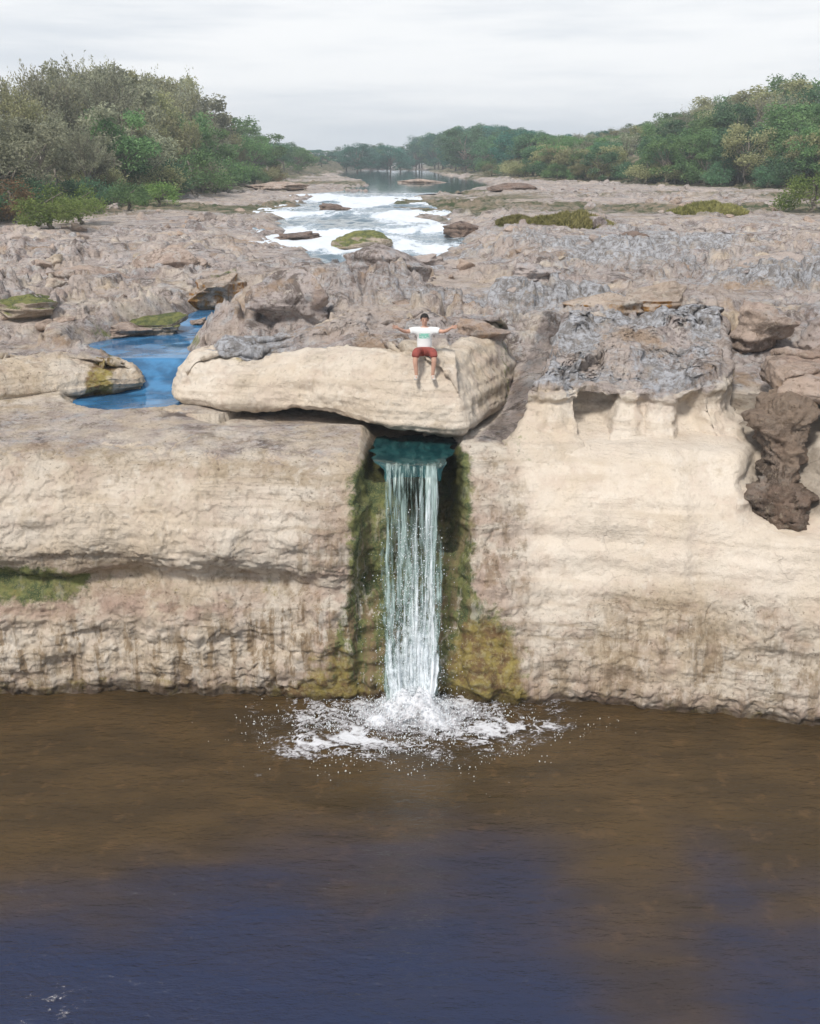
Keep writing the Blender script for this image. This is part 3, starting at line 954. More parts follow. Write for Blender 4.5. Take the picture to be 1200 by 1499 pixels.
# rock tongue between the two blue pools on the left
tpoly = [(-11.6, 23.3), (-9.6, 23.55), (-8.6, 24.1), (-7.25, 24.7), (-6.6, 25.4), (-6.95, 26.2), (-9.2, 26.4), (-11.8, 26.6), (-13, 25)]
tblock = slab('rock_ledge', tpoly, lambda x, y: 5.82 + .12 * fbm(x * .7, y * .7, seed=9) + .12 * ss(-8, -11, x), lambda x, y: 4.9 + 0 * x, .25, M['ledge'], .13, 380, {
    'rough': .15,
    'grey': lambda P, t: .25 + .35 * t * ss(24.5, 25.8, P[..., 1]),
    'rust': lambda P, t: .8 * ss(.5, .1, np.abs(P[..., 0] + 7.6)) * (1 - t),
    'wet': lambda P, t: .6 * ss(5.25, 5.1, P[..., 2]) * (1 - t)}, 300,
    profile=[(0, -.35), (.12, -.3), (.25, -.08), (.42, .0), (.6, -.06), (.78, -.25), (.92, -.55), (1.0, -.9)])
tag(tblock, 'cream rounded rock tongue jutting between two blue pools', 'rock ledge')


def boulder_mesh(name, seed, sub=4, cuts=22, rough=.13):
    bm = bmesh.new()
    bmesh.ops.create_icosphere(bm, subdivisions=sub, radius=1)
    V = np.array([v.co for v in bm.verts])
    r = np.random.default_rng(seed)
    for _ in range(cuts):
        n = r.normal(size=3); n /= np.linalg.norm(n)
        n[2] *= .8; n /= np.linalg.norm(n)
        dd = .42 + .42 * r.random()
        e = V @ n - dd
        V = V - np.where(e > 0, e * .96, 0)[:, None] * n
    N = V / np.linalg.norm(V, axis=1, keepdims=True)
    d = rough * fbm(V[:, 0] * 1.4, V[:, 1] * 1.4, V[:, 2] * 1.4, o=5, seed=seed) + .07 * fbm(V[:, 0] * .5, V[:, 1] * .5, V[:, 2] * 6, o=3, seed=seed + 1) + .05 * fbm(V[:, 0] * 5, V[:, 1] * 5, V[:, 2] * 5, o=3, seed=seed + 2)
    V = V + N * d[:, None]
    for v, c in zip(bm.verts, V): v.co = c
    for f in bm.faces: f.smooth = True
    me = bpy.data.meshes.new(name)
    bm.to_mesh(me); bm.free()
    return me


BMESH = [boulder_mesh('boulder', 500 + i, 5 if i < 6 else 3) for i in range(10)]


def boulder(name, loc, size, mat, label, mesh=None, rz=None, tilt=0, cat='rock', group=None):
    me = (BMESH[mesh] if mesh is not None else random.choice(BMESH)).copy()
    me.materials.clear()
    me.materials.append(mat)
    o = link(name, me)
    o.location = loc
    o.scale = size
    o.rotation_euler = (tilt, tilt * .4, random.random() * 6.28 if rz is None else rz)
    return tag(o, label, cat, group)


# boulders caught in the hollow at the right
def lumpy_column(name, path, mat, label, seed):
    # one upright rock whose thickness swells and narrows along its length
    path = np.array(path, float)
    t = np.linspace(0, 1, 90); ph = np.linspace(0, 2 * math.pi, 110, endpoint=False)
    tk = np.linspace(0, 1, len(path))
    c = np.stack([np.interp(t, tk, path[:, i]) for i in range(5)], -1)
    for _ in range(4): c[1:-1] = (c[:-2] + 2 * c[1:-1] + c[2:]) / 4
    cap = np.sqrt(np.clip(1 - (np.abs(t - .5) * 2) ** 9, 0.0004, 1))[:, None]
    P = np.stack([c[:, None, 0] + c[:, None, 3] * cap * np.cos(ph), c[:, None, 1] + c[:, None, 4] * cap * np.sin(ph), np.broadcast_to(c[:, None, 2], (90, 110))], -1)
    N = grid_normals(P, True)
    if (N * (P - P.mean(1, keepdims=True))).sum() < 0: N = -N
    d = .16 * fbm(P[..., 0] * 1.3, P[..., 1] * 1.3, P[..., 2] * 1.3, o=5, seed=seed, g=.6) + .10 * np.round(2.5 * fbm(P[..., 0] * 1.4, P[..., 1] * 1.4, P[..., 2] * 3.0, o=3, seed=seed + 1)) + .04 * fbm(P[..., 0] * 5, P[..., 1] * 5, P[..., 2] * 7, o=3, seed=seed + 3)
    P = P + N * (d * cap)[..., None]
    return tag(link(name, np_mesh(name, P.reshape(-1, 3), grid_quads(90, 110, True), True), mat), label, 'rock')


lumpy_column('boulder', [(7.55, 19.75, 3.35, .30, .4), (7.55, 19.75, 3.65, .52, .6), (7.62, 20.0, 4.1, .54, .62), (7.72, 20.45, 4.55, .38, .5), (7.75, 20.8, 5.0, .44, .55), (7.85, 21.0, 5.5, .60, .6), (8.0, 21.3, 5.95, .5, .6)],
             M['darkrock'], 'tall dark lumpy rock hanging down the pale cliff at the right edge', 640)
mauve = slab('rock_ledge', [(7.75, 21.2), (8.6, 20.75), (9.9, 20.7), (11.5, 21.0), (11.8, 23.2), (9.8, 24.0), (8.1, 23.4)], lambda x, y: 6.28 + .06 * fbm(x, y, seed=2) + .1 * (y - 21.5), lambda x, y: 5.62 + 0 * x, .35, M['brownrock'], .10, 300, {'rough': .12}, 410)
tag(mauve, 'mauve brown overhanging ledge above the tall dark rock at the right edge', 'rock ledge')
boulder('boulder', (9.1, 20.9, 4.6), (.55, .6, 1.0), M['wetrock'], 'dark wet stone at the frame edge right of the tall dark rock', 3, .9, cat='boulder')
boulder('boulder', (8.7, 25.6, 6.55), (1.25, 1.1, .8), M['brownrock'], 'large brown rounded boulder above the mauve ledge at the right edge', 4, .3, cat='boulder')
boulder('boulder', (10.6, 25.3, 6.5), (1.1, 1.1, .75), M['greyrock'], 'brown boulder cut by the right edge of the frame', 5, 1.3, cat='boulder')


def outcrop(u, v, z, w, h, mat, label, mesh, dep=.8, name='boulder'):
    p = atz(u, v, z)
    g = zg(p.x, p.y + w * dep * .4)
    return boulder(name, (p.x, p.y + w * dep * .45, max(g, z - .2) + h * .08), (w / 2 * 1.25, w / 2 * dep * 1.2, h * .95), mat, label, mesh, .15 * mesh, cat='rock')


outcrop(432, 462, 6.75, 2.4, 1.0, M['greyrock'], 'grey domed outcrop behind the left half of the pale ledge', 0)
outcrop(560, 430, 6.8, 2.6, .9, M['greyrock'], 'dark-cracked grey outcrop directly behind the seated person', 1)
outcrop(885, 457, 6.8, 2.4, .75, M['rustrock'], 'low rock with rust orange streaked face, behind the lichen-topped mass', 2)
outcrop(965, 452, 6.85, 2.2, .75, M['rustrock'], 'right neighbour of the rust streaked rock, also orange stained', 3)
outcrop(700, 490, 6.6, 1.9, .55, M['brownrock'], 'flat mauve brown slab right beside the seated person', 4)
outcrop(320, 425, 6.5, 2.5, .9, M['rustrock'], 'cream and orange angular outcrop above the blue stream', 5)
outcrop(250, 398, 6.5, 3.0, .8, M['brownrock'], 'pinkish brown outcrop up the slope left of the blue stream', 0)
outcrop(110, 420, 6.4, 3.0, .7, M['brownrock'], 'pinkish brown hump above the far-left mossy rock', 1)
outcrop(20, 470, 6.2, 2.4, .6, M['mossrock'], 'mossy brown rock at the left edge above the rock tongue', 2)
outcrop(215, 478, 5.9, 2.2, .45, M['mossrock'], 'low mossy rock at the back of the upper blue pool', 3)
outcrop(486, 309, 6.7, 4.2, .85, M['wetrock'], 'dark wet rock splitting the white rapids', 4)
outcrop(437, 347, 6.3, 3.6, .6, M['wetrock'], 'dark low rock at the left foot of the rapids', 5)
outcrop(540, 362, 6.2, 3.6, .95, M['mossrock'], 'green topped rock below the white rapids', 0)
outcrop(682, 340, 6.5, 2.9, .85, M['wetrock'], 'brown rock at the right side of the rapids', 1)
outcrop(922, 360, 6.7, 2.2, .85, M['wetrock'], 'maroon dark rock on the right plateau below the grass mound', 2)
outcrop(1140, 400, 6.8, 3.2, .8, M['greyrock'], 'blue grey broken outcrop towards the right edge', 3)
outcrop(780, 420, 6.7, 2.2, .55, M['greyrock'], 'pale grey flat outcrop left of the rust streaked rocks', 4)
outcrop(620, 385, 6.6, 2.8, .6, M['greyrock'], 'weathered grey outcrop between person and rapids', 5)
outcrop(760, 285, 7.3, 5.5, .8, M['wetrock'], 'long dark rock on the far bank below the right trees', 0)
outcrop(620, 268, 7.3, 9, 1.0, M['brownrock'], 'far brown gravel bar rock beyond the calm river', 1)
outcrop(400, 278, 7.2, 9, 1.3, M['brownrock'], 'far brown bank rock at the end of the left thicket', 2)

outcrop(228, 538, 5.35, 1.0, .3, M['wetrock'], 'small flat wet shelf stone between the two blue pools', 0)
outcrop(180, 495, 5.6, 1.9, .35, M['brownrock'], 'low reddish brown shelf at the left of the upper blue pool', 4)
outcrop(290, 470, 5.8, .9, .35, M['brownrock'], 'brown stone pinching the head of the blue stream', 5)

# loose stones; each zone reads as one heap of like stones
zones = [
    ('small rounded stone lying on the brown slope left of the stream', 'loose stones on the left slope', (-15, -8), (28, 44), 34, ['brownrock', 'greyrock', 'pale'], (.16, .5)),
    ('small grey stone among the rubble behind the seated person', 'loose stones behind the seated person', (-5, 3.4), (28, 44), 44, ['greyrock', 'brownrock', 'greyrock'], (.14, .42)),
    ('small grey stone strewn over the right plateau', 'loose stones on the right plateau', (4, 20), (29, 58), 60, ['greyrock', 'brownrock', 'greyrock', 'pale'], (.16, .55)),
    ('brown stone scattered between the left thicket and the rapids', 'loose stones left of the rapids', (-24, -9.8), (46, 85), 40, ['brownrock', 'greyrock'], (.25, .8)),
    ('stone scattered on the dry ground right of the rapids', 'loose stones right of the rapids', (4, 30), (58, 110), 50, ['brownrock', 'greyrock'], (.3, .9)),
]
for lab, grp, (xa, xb), (ya, yb), n, mats, (sa, sb) in zones:
    k = 0
    while k < n:
        x, y = random.uniform(xa, xb), random.uniform(ya, yb)
        if channel_d(np.array([x]), np.array([y]))[0] < .9: continue
        s = sa + (sb - sa) * random.random() ** 2
        boulder('stone', (x, y, zg(x, y) + s * .04), (s * random.uniform(.8, 1.4), s * random.uniform(.8, 1.3), s * random.uniform(.45, .8)), M[random.choice(mats)], lab, random.choice([6, 7, 8, 9]), None, random.uniform(-.3, .3), 'stone', grp)
        k += 1

# ---------------------------------------------------------------- waterfall
LIPY, LIPZ = 19.75, 4.66


FK = np.array([(LIPY + .45, LIPZ + .05), (LIPY + .05, LIPZ + .03), (LIPY - .22, LIPZ - .10), (LIPY - .38, LIPZ - .50), (LIPY - .66, LIPZ - 1.5),
               (LIPY - 1.0, 2.15), (LIPY - 1.32, .85), (LIPY - 1.52, -.03)])
FT = np.concatenate([[0], np.cumsum(np.hypot(*np.diff(FK, axis=0).T))]); FT /= FT[-1]


def fall_path(t):
    # t 0..1 from behind the lip down to the pool, as (y, z), corners eased
    y = z = 0
    for o, w_ in ((-.03, .25), (0, .5), (.03, .25)):
        q = np.clip(t + o, 0, 1)
        y = y + w_ * np.interp(q, FT, FK[:, 0]); z = z + w_ * np.interp(q, FT, FK[:, 1])
    return y, z


def curtain(half, seed, yoff, name, mat, parent, dens):
    na, nt = 120, 170
    A, T = np.meshgrid(np.linspace(-half, half, na), np.linspace(0, 1, nt))
    y, z = fall_path(T)
    squeeze = 1 - .20 * T + .04 * fbm(T * 4, A * .5, seed=seed + 3)
    X = .04 + A * squeeze + .05 * fbm(A * 5, T * 4, o=3, seed=seed) * T
    st = fbm(A * 12, T * 1.2, o=3, seed=seed + 1, g=.6)
    go = ss(.06, .2, T)
    Y = y - yoff * go - (.05 * st + .05 * fbm(A * 7, T * 6, seed=seed + 5) * T) * go
    d = dens(A, T) - 1.0 * ss(.72, 1.0, np.abs(A) / half + .12 * fbm(T * 7, A * 0, seed=seed + 7)) - .5 * ss(.05, .0, T)
    me = np_mesh(name, np.stack([X, Y, z + .012 * go], -1).reshape(-1, 3), grid_quads(nt, na), True,
                 {'across': A, 'down': T * 5, 'dens': d, 'break': ss(.25, .8, T)})
    return link(name, me, mat, parent)


wf = empty('waterfall', (0, 0, 0))
tag(wf, 'narrow white waterfall dropping through a mossy slot into the brown pool', 'waterfall')
curtain(.82, 10, -.02, 'water_veil', M['curtain_thin'], wf, lambda A, T: .045 + .03 * ss(.2, .9, T))
curtain(.80, 20, .06, 'water_curtain', M['curtain_white'], wf, lambda A, T: -.085 + .12 * ss(-.15, .15, A) * ss(.12, .2, T) + .24 * ss(.45, .9, T))
curtain(.72, 30, .14, 'water_curtain', M['curtain_front'], wf, lambda A, T: -.085 + .09 * ss(-.05, .2, A) * ss(.14, .22, T) + .27 * ss(.5, .95, T) - .3 * ss(.2, .1, T))


def drops(name, pts, rad, mat, parent):
    base = bmesh.new()
    bmesh.ops.create_icosphere(base, subdivisions=1, radius=1)
    V0 = np.array([v.co for v in base.verts]); F0 = np.array([[v.index for v in f.verts] for f in base.faces])
    base.free()
    n = len(pts)
    st = np.ones((n, 1, 3)); st[:, 0, 2] = 1 + RNG.random(n) * .8
    V = pts[:, None, :] + V0[None] * rad[:, None, None] * st
    Fq = (F0[None] + (np.arange(n) * len(V0))[:, None, None]).reshape(-1, 3)
    me = np_mesh(name, V.reshape(-1, 3), Fq, True)
    return link(name, me, mat, parent)


# spray down the fall and the splash at its foot
n = 3200
T = .22 + .78 * RNG.random(n) ** .55
y, z = fall_path(T)
pts = np.column_stack([.04 + RNG.normal(0, .30, n) * (1 + .25 * T), y - .1 - np.abs(RNG.normal(0, .09, n)), z + RNG.normal(0, .03, n)])
drops('falling_drops', pts, .004 + .007 * RNG.random(n) ** 2, M['white'], wf)
n = 9000
ang = RNG.random(n) * 2 * math.pi
rr = np.abs(RNG.normal(0, 1, n)) * .62
hh = np.clip(.60 * np.exp(-(rr / .5) ** 2) * RNG.random(n) ** 1.2 + .10 * RNG.random(n) ** 3, .0, 1)
pts = np.column_stack([.04 + rr * np.cos(ang) * 1.6, 18.05 + rr * np.sin(ang) * .95, hh + .01])
drops('splash_drops', pts, .004 + .012 * RNG.random(n) ** 3, M['white'], wf)
# boiling mound of white water
ng = 130
gx, gy = np.meshgrid(np.linspace(-1.9, 1.9, ng), np.linspace(-1.15, .8, ng))
rg = np.hypot(gx / 1.75, gy / 1.0)
hz = .46 * np.exp(-(np.hypot(gx, gy * 1.2) / .40) ** 2) + .13 * np.clip(1 - rg, 0, 1) * (1 + fbm(gx * 3, gy * 3, o=5, seed=44, g=.65)) + .10 * fbm(gx * 6, gy * 6, o=4, seed=45, g=.6) * ss(1, .2, rg) + .02
den = .92 - 1.15 * rg + .45 * fbm(gx * 2.6, gy * 2.6, o=4, seed=46, g=.6)
Q = grid_quads(ng, ng)
keep = den.ravel()[Q].max(1) > -.4
me = np_mesh('splash_mound', np.stack([gx + .04, gy + 18.1, hz], -1).reshape(-1, 3), Q[keep], True, {'dens': den})
link('splash_mound', me, M['foam'], wf)

n = 4200
ang = RNG.random(n) * 2 * math.pi
rr = .8 + np.abs(RNG.normal(0, 1, n)) * .55
bx, by = .04 + rr * np.cos(ang) * 1.75, 18.1 - np.abs(rr * np.sin(ang)) * 1.05
kk = fbm(bx * 2.0, by * 3.4, o=4, seed=58) > .10
drops('foam_bubbles', np.column_stack([bx, by, 0 * bx + .012])[kk], (.004 + .010 * RNG.random(n) ** 3)[kk], M['white'], wf)

# lacy foam drifting on the pool
fx, fy = np.meshgrid(np.arange(-4.2, 4.2, .022), np.arange(13.6, 18.9, .03))
rx, ry = (fx - .05) / 1.75, (fy - 18.2)
rad = np.hypot(rx, ry)
warp = fbm(fx * 1.1, fy * 1.1, o=3, seed=47)
ridge = 1 - np.abs(fbm(fx * 2.4 + warp, fy * 3.6 - warp, o=4, seed=48, g=.6)) * 2.2
ridge = np.maximum(ridge, 1 - np.abs(fbm(fx * 5 + warp, fy * 7, o=3, seed=49)) * 2.6)
ringm = .42 * np.sin(rad * 7.5 + 2.2 * warp)
band = 1.10 * np.exp(-(rad / .80) ** 2) + .66 * np.exp(-((rad - 1.42 - .30 * warp) / .30) ** 2) * (.40 + .85 * vn(fx * .8, fy * .8, seed=52)) + .30 * ss(2.9, 1.2, rad)
band = band + .46 * np.exp(-(((fx + 2.15) / .70) ** 2 + ((fy - 16.65) / .35) ** 2)) + .42 * np.exp(-(((fx - 2.1) / .9) ** 2 + ((fy - 17.6) / .16) ** 2)) + .25 * np.exp(-(((fx + 3.2) / .9) ** 2 + ((fy - 16.0) / .25) ** 2))
den = ridge * .66 + ringm * .34 + band * 1.15 - 1.02
Q = grid_quads(*fx.shape)
keep = den.ravel()[Q].max(1) > -.36
P = np.stack([fx, fy, .034 + .018 * np.sin(np.hypot((fx - .05) / 1.5, fy - 18.15) * 9) * np.exp(-rad / 1.4) + .02 * np.clip(den, 0, .5) + .012 * fbm(fx * .9, fy * 1.6, seed=3)], -1)
me = np_mesh('foam', P.reshape(-1, 3), Q[keep], True, {'dens': den})
bm = bmesh.new(); bm.from_mesh(me)
bmesh.ops.delete(bm, geom=[v for v in bm.verts if not v.link_faces], context='VERTS')
bm.to_mesh(me); bm.free()
tag(link('foam', me, M['foam']), 'lacy white foam drifting on the brown pool around the splash', 'foam', kind='stuff')
# a little foam at the lower left of the pool
fx, fy = np.meshgrid(np.arange(-5.6, -3.6, .02), np.arange(9.3, 11.4, .02))
den = (1 - np.abs(fbm(fx * 4, fy * 5, o=4, seed=55)) * 2.6) * .5 - .55 + .5 * np.exp(-(((fx + 4.75) / .6) ** 2 + ((fy - 10.5) / .6) ** 2)) - .25
keep = den.ravel()[grid_quads(*fx.shape)].max(1) > -.36
me = np_mesh('foam', np.stack([fx, fy, .03 + 0 * fx], -1).reshape(-1, 3), grid_quads(*fx.shape)[keep], True, {'dens': den})
bm = bmesh.new(); bm.from_mesh(me)
bmesh.ops.delete(bm, geom=[v for v in bm.verts if not v.link_faces], context='VERTS')
bm.to_mesh(me); bm.free()
tag(link('foam', me, M['foam']), 'small patch of foam flecks at the near left of the pool', 'foam', kind='stuff')

# water gathered behind the lip
a = np.linspace(-1, 1, 40)
yl = np.linspace(22.6, LIPY - .16, 60)
A, Yl = np.meshgrid(a, yl)
wd = np.interp(Yl, [19.5, 19.8, 20.3, 21.5, 22.6], [.48, .56, .76, .92, .95]) * (1 + .12 * fbm(Yl * 3, np.sign(A), seed=6))
Zl = LIPZ + .03 - .10 * np.abs(A) ** 3 * ss(20.4, 19.7, Yl) - .16 * ss(LIPY + .2, LIPY - .16, Yl) ** 2 + .012 * fbm(A * 5, Yl * 2, seed=8)
me = np_mesh('stream', np.stack([.04 + A * wd, Yl, Zl], -1).reshape(-1, 3), grid_quads(*A.shape), True)
tag(link('stream', me, M['lip']), kind='structure')


# ---------------------------------------------------------------- person
def skin(name, verts, edges, rad, mat, parent, sub=2, root=0):
    me = bpy.data.meshes.new(name)
    me.from_pydata(verts, edges, [])
    o = bpy.data.objects.new(name, me)
    COL.objects.link(o)
    m = o.modifiers.new('s', 'SKIN')
    m.use_smooth_shade = True
    m.branch_smoothing = .3
    for i, r in enumerate(rad):
        me.skin_vertices[0].data[i].radius = r if isinstance(r, tuple) else (r, r)
        me.skin_vertices[0].data[i].use_root = (i == root)
    s = o.modifiers.new('d', 'SUBSURF')
    s.levels = s.render_levels = sub
    dg = bpy.context.evaluated_depsgraph_get()
    dg.update()
    em = bpy.data.meshes.new_from_object(o.evaluated_get(dg))
    o.modifiers.clear()
    o.data = em
    em.materials.clear()
    em.materials.append(mat)
    for p in em.polygons: p.use_smooth = True
    o.parent = parent
    return o


class Chain:
    def __init__(self): self.v, self.e, self.r = [], [], []

    def add(self, p, r, frm=None):
        self.v.append(tuple(p)); self.r.append(r)
        if frm is not None: self.e.append((frm, len(self.v) - 1))
        return len(self.v) - 1


def make_person():
    from mathutils.bvhtree import BVHTree
    bv = BVHTree.FromPolygons([v.co for v in block.data.vertices], [p.vertices for p in block.data.polygons])
    zs = lambda x, y: (bv.ray_cast(Vector((x, y, 9)), Vector((0, 0, -1)))[0] or Vector((0, 0, 0))).z
    ye = 21.0
    while zs(.30, ye) < zs(.30, ye + .45) - .16: ye += .02
    seat = Vector((.31, ye + .10, zs(.30, ye + .14) - .02))
    print('SEAT', seat)
    t = empty('person', seat)
    t.scale = (1.0,) * 3
    c = Chain()
    pel = c.add((0, .02, .11), (.155, .115))
    w = c.add((0, .02, .27), (.135, .095), pel)
    ch = c.add((0, -.01, .44), (.165, .11), w)
    up = c.add((0, -.02, .53), (.13, .085), ch)
    nk = c.add((0, -.03, .61), .052, up)
    nk2 = c.add((0, -.045, .67), .055, nk)
    hd = c.add((0, -.05, .745), (.074, .092), nk2)
    c.add((0, -.045, .83), (.066, .082), hd)
    c.add((0, -.04, .872), (.035, .042), len(c.v) - 1)
    for s in (-1, 1):
        sh = c.add((s * .175, -.02, .535), .062, up)
        el = c.add((s * .40, -.12, .515), .043, sh)
        fa = c.add((s * .475, -.21, .555), .040, el)
        wr = c.add((s * .55, -.29, .61), .028, fa)
        pa = c.add((s * .60, -.335, .64), (.040, .020), wr)
        d = Vector((s * .74, -.62, .25)).normalized()
        up_ = Vector((0, .1, 1)).normalized()
        for k, (off, ln) in enumerate(((.034, .066), (.012, .078), (-.011, .072), (-.032, .056))):
            b = Vector(c.v[pa]) + d * .035 + up_ * off
            f0 = c.add(b, .0105, pa)
            f1 = c.add(b + d * ln * .5, .0095, f0)
            c.add(b + d * ln + Vector((0, -.008, -.008)), .008, f1)
        th = c.add(Vector(c.v[wr]) + d * .03 + up_ * .032, .012, wr)
        c.add(Vector(c.v[wr]) + d * .055 + up_ * .068, .009, th)
        hip = c.add((s * .095, -.04, .085), .095, pel)
        kn = c.add((s * .19, -.42, .11), .063, hip)
        cf = c.add((s * .20, -.455, -.05), .058, kn)
        an = c.add((s * .175, -.44, -.33), .038, cf)
        he = c.add((s * .175, -.43, -.385), .040, an)
        c.add((s * .19, -.56, -.40), (.042, .026), he)
        c.add((s * .195, -.625, -.405), (.034, .018), len(c.v) - 1)
    body = skin('body', c.v, c.e, c.r, M['skin'], t)
    # face
    bm = bmesh.new()
    for s in (-1, 1):
        bmesh.ops.create_icosphere(bm, subdivisions=2, radius=.011, matrix=Matrix.Translation((s * .031, -.138, .768)))
    for f in bm.faces: f.smooth = True
    me = bpy.data.meshes.new('eyes'); bm.to_mesh(me); bm.free()
    link('eyes', me, M['eye'], t)
    bm = bmesh.new()
    bmesh.ops.create_icosphere(bm, subdivisions=2, radius=1, matrix=Matrix.Translation((0, -.148, .738)) @ Matrix.Diagonal((.014, .020, .026, 1)))
    for s in (-1, 1):
        bmesh.ops.create_icosphere(bm, subdivisions=2, radius=1, matrix=Matrix.Translation((s * .078, -.045, .748)) @ Matrix.Diagonal((.012, .022, .032, 1)))
    bmesh.ops.create_icosphere(bm, subdivisions=2, radius=1, matrix=Matrix.Translation((0, -.134, .700)) @ Matrix.Diagonal((.024, .010, .007, 1)))
    for f in bm.faces: f.smooth = True
    me = bpy.data.meshes.new('face'); bm.to_mesh(me); bm.free()
    link('face', me, M['skin'], t)
    # hair cap
    bm = bmesh.new()
    bmesh.ops.create_icosphere(bm, subdivisions=4, radius=1)
    for v in bm.verts:
        k = 1 + .05 * math.sin(v.co.x * 17 + v.co.z * 9) * math.sin(v.co.y * 15)
        v.co = Vector((v.co.x * .090 * k, v.co.y * .112 * k - .037, v.co.z * .098 * k + .795))
    bmesh.ops.delete(bm, geom=[v for v in bm.verts if v.co.z < .725 or (v.co.y < -.085 and v.co.z < .815)], context='VERTS')
    for f in bm.faces: f.smooth = True
    me = bpy.data.meshes.new('hair'); bm.to_mesh(me); bm.free()
    link('hair', me, M['hair'], t)
    # shirt
    c = Chain()
    a = c.add((0, .02, .085), (.185, .145))
    b = c.add((0, .02, .25), (.168, .128), a)
    d = c.add((0, -.01, .43), (.192, .138), b)
    e = c.add((0, -.02, .535), (.145, .105), d)
    c.add((0, -.025, .588), (.078, .072), e)
    for s in (-1, 1):
        f = c.add((s * .19, -.025, .532), .088, e)
        g = c.add((s * .295, -.07, .522), .080, f)
        c.add((s * .325, -.08, .518), .082, g)
    skin('shirt', c.v, c.e, c.r, M['shirt'], t)
    # shorts
    c = Chain()
    a = c.add((0, .02, .14), (.175, .135))
    b = c.add((0, .01, .085), (.19, .13), a)
    for s in (-1, 1):
        f = c.add((s * .105, -.08, .09), .118, b)
        g = c.add((s * .165, -.30, .105), .100, f)
        h = c.add((s * .19, -.43, .10), .092, g)
        c.add((s * .195, -.455, .00), .088, h)
    skin('shorts', c.v, c.e, c.r, M['shorts'], t)
    for s in (-1, 1):
        c = Chain()
        a = c.add((s * .175, -.415, -.385), .050)
        b = c.add((s * .185, -.52, -.40), (.052, .034), a)
        c.add((s * .197, -.64, -.412), (.042, .024), b)
        skin('shoe', c.v, c.e, c.r, M['shoe'], t)
    return tag(t, 'person with outstretched arms in white shirt and red shorts, sitting on the pale ledge', 'person')


make_person()


# ---------------------------------------------------------------- trees
def tubes(name, segs, sides=6):
    """segs: list of polylines [(x,y,z,r), ...] joined in one mesh"""
    bm = bmesh.new()
    for pl in segs:
        rings = []
        for i, (x, y, z, r) in enumerate(pl):
            a = Vector(pl[min(i + 1, len(pl) - 1)][:3]) - Vector(pl[max(i - 1, 0)][:3])
            q = a.to_track_quat('Z', 'Y')
            rings.append([bm.verts.new(Vector((x, y, z)) + q @ Vector((r * math.cos(2 * math.pi * k / sides), r * math.sin(2 * math.pi * k / sides), 0))) for k in range(sides)])
        for a, b in zip(rings[:-1], rings[1:]):
            for k in range(sides):
                bm.faces.new((a[k], a[(k + 1) % sides], b[(k + 1) % sides], b[k]))
    for f in bm.faces: f.smooth = True
    me = bpy.data.meshes.new(name)
    bm.to_mesh(me); bm.free()
    return me


def leaves(name, P, D, size, aspect, mat, rng):
    """one quad leaf at each point P, pointing roughly along D"""
    n = len(P)
    D = D + rng.normal(0, .55, (n, 3))
    D /= np.linalg.norm(D, axis=1, keepdims=True)
    W = np.cross(D, rng.normal(size=(n, 3)))
    W /= np.linalg.norm(W, axis=1, keepdims=True)
    L = size * (.6 + .8 * rng.random(n))
    l, w = D * L[:, None], W * (L * aspect)[:, None]
    nn = np.cross(D, W) * (L * .18)[:, None]
    V = np.stack([P - l * .5, P + w * .5 + nn, P + l * .5, P - w * .5 + nn], 1).reshape(-1, 3)
    me = np_mesh(name, V, np.arange(4 * n).reshape(-1, 4), False)
    me.materials.append(mat)
    return me


